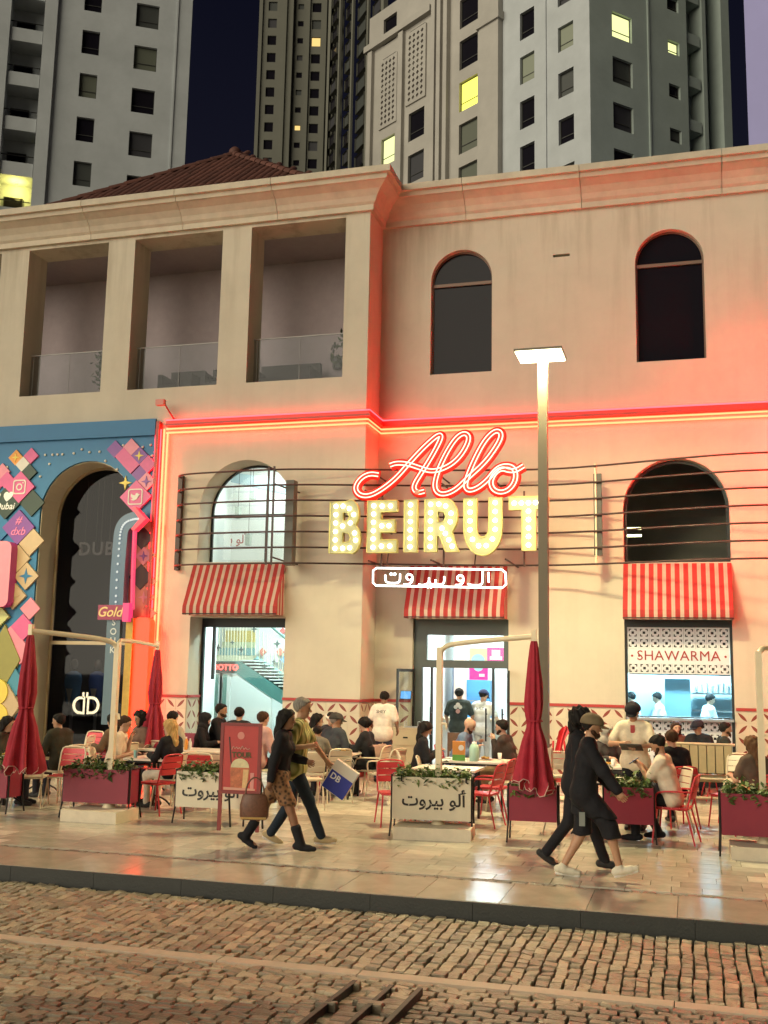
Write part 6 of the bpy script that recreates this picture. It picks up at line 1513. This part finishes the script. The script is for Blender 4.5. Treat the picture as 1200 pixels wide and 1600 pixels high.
chair('redarm', ax(752, 15.2), 15.2, 80, 'red armchair seen edge on behind the free standing planter, nearest one'); chair('red', ax(770, 16.1), 16.1, 84, 'red chair seen edge on just beyond the nearest red armchair'); chair('beige', ax(790, 16.9), 16.9, 82, 'beige chair seen edge on left of the folded parasol')
chair('beige', ax(682, 15.9), 16.0, -80, 'beige chair tucked at the left end of the empty pale table')
bc = thing('wooden_chair', 'brown wooden chair with a solid back standing in the entrance', 'chair', (ax(712, 20.4), 20.4, 0), rad(178))
MB().box(-.22, .22, -.22, .22, .43, .47).build('seat', WOOD, bc); MB().box(-.22, .22, -.25, -.21, .62, .98).build('backrest', WOOD, bc)
for sx in (-1, 1):
    MB().box(sx*.2-.02, sx*.2+.02, .17, .21, 0, .428).build('leg', WOOD, bc); MB().box(sx*.2-.02, sx*.2+.02, -.255+.01, -.205, 0, .62).build('leg', WOOD, bc)
p_ = person(ax(716, 23.4), 23.4, 5, 'worker in a black tee with a white back print standing inside the entrance', 'stand', h=1.80, hair=('short', 'black'), top=((.03, .04, .04), 'short'), bottom=((.05, .07, .10), 'long'), skin='tan', hands=[(-.28, .3, 1.0), (.28, .3, 1.05)])
i_ = INFO[p_.name]; c = i_['chest']-i_['fw']*.152
for (dx, dz, r_, mt) in ((0, .10, .05, WHITEP), (-.05, .05, .045, WHITEP), (.05, .05, .045, WHITEP), (0, -.04, .05, M('print_pink', (.7, .4, .38), .6))):
    MB().fill(arcpts((c[0]+dx, c[2]+dz), r_, 0, 345, 10), [], c[1]-.004, c[1]).build('back_print', mt, p_)
back_print(person(ax(752, 23.6), 23.6, -12, 'worker in a white tee and dark cap standing inside the entrance', 'stand', h=1.76, hair=('cap', 'black', (.03, .04, .09)), top=((.78, .78, .76), 'short'), bottom=((.45, .45, .45), 'long'), skin='light', hands=[(-.22, .34, 1.0), (.34, .32, 1.02)], head=(-20, -20)))
# right group
cap_ = person(ax(911, 11.75), 11.75, -84, 'person walking in a long black jacket and shorts with an olive cap', 'walk', h=1.72, hair=('cap', 'black', (.17, .13, .075), 'bearded'), top=((.013, .013, .015), 'coat'), bottom=((.012, .012, .014), 'wide'), shoe=(.62, .58, .46), skin='tan', vox=.0125,
   feet=[(-.09, -.22, .10), (.09, .36, .145)], toes=[(0, 1, -.08), (0, .95, .28)], hands=[(-.26, .30, .92), (.28, .40, .86)], lean=7, head=(0, -8))
oth = person(ax(897, 12.35), 12.35, -80, 'person walking in dark clothes half hidden by the one in the olive cap', 'walk', h=1.76, hair=('curly', 'black'), top=((.014, .014, .016), 'jacket'), bottom=((.013, .014, .018), 'long'), shoe=(.03, .03, .03), skin='tan', vox=.0135,
   feet=[(-.09, -.32, .14), (.09, .32, .09)], toes=[(0, .85, -.5), (0, 1, -.03)], hands=[(-.26, .1, .86), (.30, .0, .84)], lean=5)
for c in cap_.children:
    if c.name.split('.')[0] == 'shorts':
        B(.205, .214, -.05, .01, .56, .70).build('pocket_flap', M('pocket_grey', (.2, .22, .2), .6), cap_); break
seated(952, 18.2, -140, 'person in a grey headscarf between the walkers and the waiter in the cap', 'beige', 'beige chair under the person in the grey headscarf', fem=True, h=1.64, hair=('scarf', (.32, .30, .26)), top=((.06, .05, .05), 'long'), bottom=(BK, 'long'))
wt = person(ax(992, 15.75), 15.75, 172, 'waiter in a cream polo and black cap writing on a dark pad', 'stand', h=1.74, hair=('cap', 'black', (.012, .012, .014)), top=((.72, .63, .45), 'short'), bottom=((.014, .014, .016), 'long'), skin='tan', hands=[(-.10, .36, 1.16), (.10, .33, 1.19)], head=(0, -22), poles=[(-.9, -.2, -.6), (.9, -.2, -.6)])
i_ = INFO[wt.name]; MB().box(-.03, .03, .135, .155, 1.33, 1.44).build('placket', M('placket_red', (.35, .04, .04), .7), wt); MB().box(-.15, -.09, .13, .15, 1.30, 1.37).build('chest_print', REDP, wt)
hp = (i_['hands'][0]+i_['hands'][1])/2
pd = thing('order_pad', 'dark order pad held by the waiter in the cream polo', 'pad', (hp.x+.02, hp.y-.07, hp.z-.02), rad(172)); T = Matrix.Rotation(rad(28), 4, 'X'); MB().box(-.15, .15, -.09, .09, -.012, .004, 0, T).build('cover', BLACKP, pd); MB().box(-.13, .13, -.08, .08, .0045, .008, 0, T).build('paper', WHITE, pd)
seated(1024, 14.75, 80, 'person in a white tee looking at a phone by the blue lit paving', 'redarm', 'red armchair under the person in the white tee at the phone', h=1.78, hair=('short', 'black', 'bearded'), top=((.72, .62, .48), 'short'), bottom=((.012, .013, .018), 'long'), shoe=(.02, .02, .02), skin='tan', lean=14, head=(0, -22), hands=[(-.02, .42, .96), (.06, .40, .94)], vox=.014, feet=[(-.14, .46, .085), (.13, .22, .10)])
phone(INFO['person.%03d' % (len(INFO)-1)]['hands'][0]+Vector((-.07, -.02, .05)), 80, 'phone held by the person in the white tee')
seated(1048, 16.4, 25, 'person in black with short brown hair seen from behind beyond the white tee', 'red', 'red chair under the person in black beyond the white tee', h=1.74, hair=('short', 'brown'), top=(BK, 'long'))
seated(1058, 21.15, -160, 'person with wavy dark hair smiling before the breeze blocks', 'beige', 'beige chair under the person with wavy hair before the breeze blocks', fem=True, h=1.64, hair=('long', 'brown'), top=((.12, .05, .035), 'long'), seat=.44)
seated(1091, 21.1, 165, 'person in a black tee and dark cap with head bowed before the breeze blocks', 'red', 'red chair under the person in the dark cap before the breeze blocks', h=1.72, hair=('cap', 'black', (.02, .02, .03)), top=(BK, 'short'), skin='tan', head=(-30, -15), seat=.44)
seated(1137, 20.0, -78, 'bearded person in a dark polo in profile by the right tiled wall', 'red', 'red chair under the bearded person in the dark polo', h=1.74, hair=('short', 'black', 'bearded'), top=((.03, .032, .028), 'short'), skin='tan', hands=[(-.12, .32, .78), (.18, .3, .74)])
seated(1172, 15.6, 35, 'person with very long wavy brown hair seen from behind at the right planter', 'red', 'red chair under the person with very long wavy hair', fem=True, h=1.70, hair=('long', 'longbrown'), hl=.55, top=((.10, .07, .05), 'short'), skin='light')
chair('red', ax(1138, 16.6), 16.6, 70, 'red chair left of the person with very long wavy hair'); chair('beige', ax(880, 14.9), 15.0, -85, 'beige chair right of the short maroon planter behind the walkers'); chair('beigearm', ax(868, 18.4), 18.4, 10, 'beige chair by the red object before the tiles behind the lamp post')
chair('beige', ax(1040, 15.6), 15.7, 120, 'beige chair between the white tee and the slatted sofa'); chair('beige', ax(1150, 19.2), 19.0, 170, 'beige chair below the bearded person in the dark polo')
sf = thing('slatted_sofa', 'beige framed terrace sofa with a vertical striped back turned to the street', 'sofa', (ax(1090, 19.6), 19.6, 0), rad(2))
SFM = M('sofa_frame', (.52, .42, .28), .45); SFC = M('sofa_cushion', (.34, .28, .16), .8, var=.1, vs=10); SFD = M('sofa_piping', (.05, .045, .03), .8)
for k in range(8): MB().box(-.56+k*.14, -.56+k*.14+.125, -.30, -.22, .52, .98).build('back_cushion_strip', SFC, sf)
MB().box(-.56, .56, -.218, -.205, .5, .98).build('backing', SFD, sf); MB().box(-.56, .56, -.2, .36, .36, .48).build('seat_cushion', SFC, sf)
for z in (1.0, .42, .10): MB().tube([(-.6, -.27, z), (.6, -.27, z)], .022, 6).build('rail', SFM, sf)
for sx in (-1, 1): MB().tube(smoothc([(sx*.6, -.27, .0), (sx*.6, -.27, .60), (sx*.6, -.2, .66), (sx*.6, .3, .66), (sx*.6, .36, .6), (sx*.6, .36, 0)], 1), .022, 6).build('side_frame', SFM, sf)
rob = thing('high_chair', 'bright red folded high chair against the tiles behind the lamp post', 'chair', (ax(874, 19.6), 19.6, 0), rad(20))
RB_ = M('bright_red', (.6, .02, .03), .4)
for sx in (-1, 1): MB().tube([(sx*.16, -.05, 0), (sx*.10, .05, .95)], .018, 6).build('leg', RB_, rob); MB().tube([(sx*.16, .2, 0), (sx*.12, .0, .8)], .018, 6).build('leg', RB_, rob)
m = MB(); m.grid([[(x+dx, .05*math.cos(x*14), z) for x in np.linspace(-w_, w_, 7)] for z, w_, dx in ((.62, .13, -.05), (.70, .07, -.03), (.85, .06, .0), (1.0, .075, .05), (1.12, .10, .09), (1.2, .05, .12))]); m.build('folded_seat', RB_, rob); MB().tube([(-.15, -.12, .66), (0, -.2, .68), (.15, -.12, .66), (.1, .05, .66), (-.1, .05, .66)], .022, 6, 0, True).build('ring', RB_, rob); MB().tube([(-.02, .02, .66), (.06, .03, 1.0), (.13, .02, 1.22)], .02).build('bar', RB_, rob)
# kitchen staff
for (px, Y, d, lab) in ((1104, 24.6, -70, 'cook in a pale blue shirt turned right behind the serving hatch'), (1036, 25.0, 80, 'cook bent in a white coat in the middle of the serving hatch'), (994, 24.8, 60, 'cook with cropped hair at the left of the serving hatch')):
    person(ax(px, Y), Y, d, lab, 'stand', h=1.78, hair=('short', 'black'), top=((.55, .66, .70), 'long'), bottom=((.1, .12, .2), 'long'), skin='light', hands=[(-.15, .38, 1.08), (.2, .38, 1.05)], head=(0, -15), vox=.02)
# ---------------------------------------------------------------- table things
PLT = M('plate_white', (.78, .75, .68), .25); FOOD = M('food_yellow', (.5, .32, .06), .7, var=.4, vs=30)
def plate(x, y, lab, food=True, r=.12, z=.747):
    t = thing('plate', lab, 'plate', (x, y, z), 0); MB().lathe((0, 0, 0), [(.05, 0), (r, .018), (r*.97, .022), (.055, .008)], 16).build('dish', PLT, t)
    if food:
        m = MB()
        for k in range(9): m.ell((random.uniform(-.05, .05), random.uniform(-.05, .05), .025+random.random()*.02), (.03, .028, .02), 6, 4)
        stuff(m.build('food', FOOD, t))
def cup(x, y, lab, mat, h=.11, r=.035, z=.747):
    t = thing('cup', lab, 'cup', (x, y, z), 0); MB().lathe((0, 0, 0), [(r*.75, 0), (r, h), (r*.93, h), (r*.7, .01)], 12).build('wall', mat, t)
    MB().lathe((0, 0, h*.6), [(0.001, 0), (r*.86, .002), (r*.86, .003), (.001, .004)], 10).build('drink', FOOD, t)
CUPW = M('cup_white', (.75, .73, .68), .3); CUPT = M('cup_teal', (.25, .50, .45), .3); CUPR = M('cup_red', (.5, .05, .05), .4)
plate(ax(16, 14.25), 14.2, 'plate with leftovers on the small table at the left edge'); plate(-7.95, 15.1, 'plate of food between the chin resting person and the blonde'); cup(-8.22, 14.95, 'teal cup on the table of the chin resting person', CUPT)
plate(ax(540, 17.6), 17.6, 'plate of yellow food before the person in the black gown'); plate(ax(516, 17.6), 17.75, 'plate in the middle of the family table'); plate(-3.2, 17.25, 'plate behind the teal bottle'); cup(-2.98, 17.35, 'white cup near the hands of the person in the brown shirt', CUPW)
plate(ax(950, 17.2), 17.15, 'plate on the table near the grey headscarf'); cup(ax(944, 17.1), 17.0, 'green glass cup near the grey headscarf', CUPT); cup(ax(958, 17.1), 17.05, 'white cup near the grey headscarf', CUPW); cup(-1.32, 14.8, 'white cup on the table of the phone reader in the white tee', CUPW, .08); cup(-1.1, 14.85, 'dark red cup on the table of the phone reader', CUPR, .07)
plate(ax(1078, 20.5), 20.5, 'white plate behind the slatted sofa'); cup(ax(1060, 20.5), 20.45, 'white cup behind the slatted sofa', CUPW)
def bottle(x, y, lab, mat, prof, nm='bottle', cat='bottle'):
    t = thing(nm, lab, cat, (x, y, .747)); MB().lathe((0, 0, 0), prof, 14).build('body', mat, t); r_, z_ = prof[-1]; MB().lathe((0, 0, z_), [(r_*1.1, 0), (r_*1.1, .025), (.002, .027)], 10).build('cap', CUPW, t)
bottle(ax(741, 16.95), 16.95, 'tall pale teal bottle on the table before the entrance', M('bottle_teal', (.40, .62, .50), .35), [(.075, 0), (.08, .05), (.08, .20), (.06, .25), (.035, .27)])
bottle(ax(291, 16.8), 16.8, 'orange sauce bottle at the left end of the long table', M('sauce_orange', (.7, .28, .04), .4), [(.03, 0), (.03, .14), (.012, .19)]); bottle(ax(297, 16.85), 16.85, 'white sauce bottle beside the orange one', CUPW, [(.03, 0), (.03, .12), (.012, .16)])
cr = thing('drinks_carton', 'orange and green drinks carton on the table before the entrance', 'carton', (ax(717, 16.95), 16.95, .747), rad(8))
MB().box(-.10, .10, -.04, .04, 0, .09).build('green_base', M('carton_green', (.10, .30, .05), .5), cr); MB().box(-.10, .10, -.04, .04, .0905, .30).build('orange_body', M('carton_orange', (.62, .26, .05), .5), cr)
MB().fill(arcpts((.04, .20), .045, 0, 345, 12), [], -.046, -.041).build('round_print', CUPW, cr)
for k, (px, Y) in enumerate(((700, 17.2), (762, 17.4))): 
    t = thing('napkin_stack', ['white napkins near the hands of the person in black at the phone', 'crumpled white napkins between the two talking diners'][k], 'napkins', (ax(px, Y), Y, .747)); 
    for j in range(3): MB().box(-.07+j*.01, .07-j*.012, -.06, .05+j*.01, .006*j, .006*j+.005).build('napkin', WHITE, t)
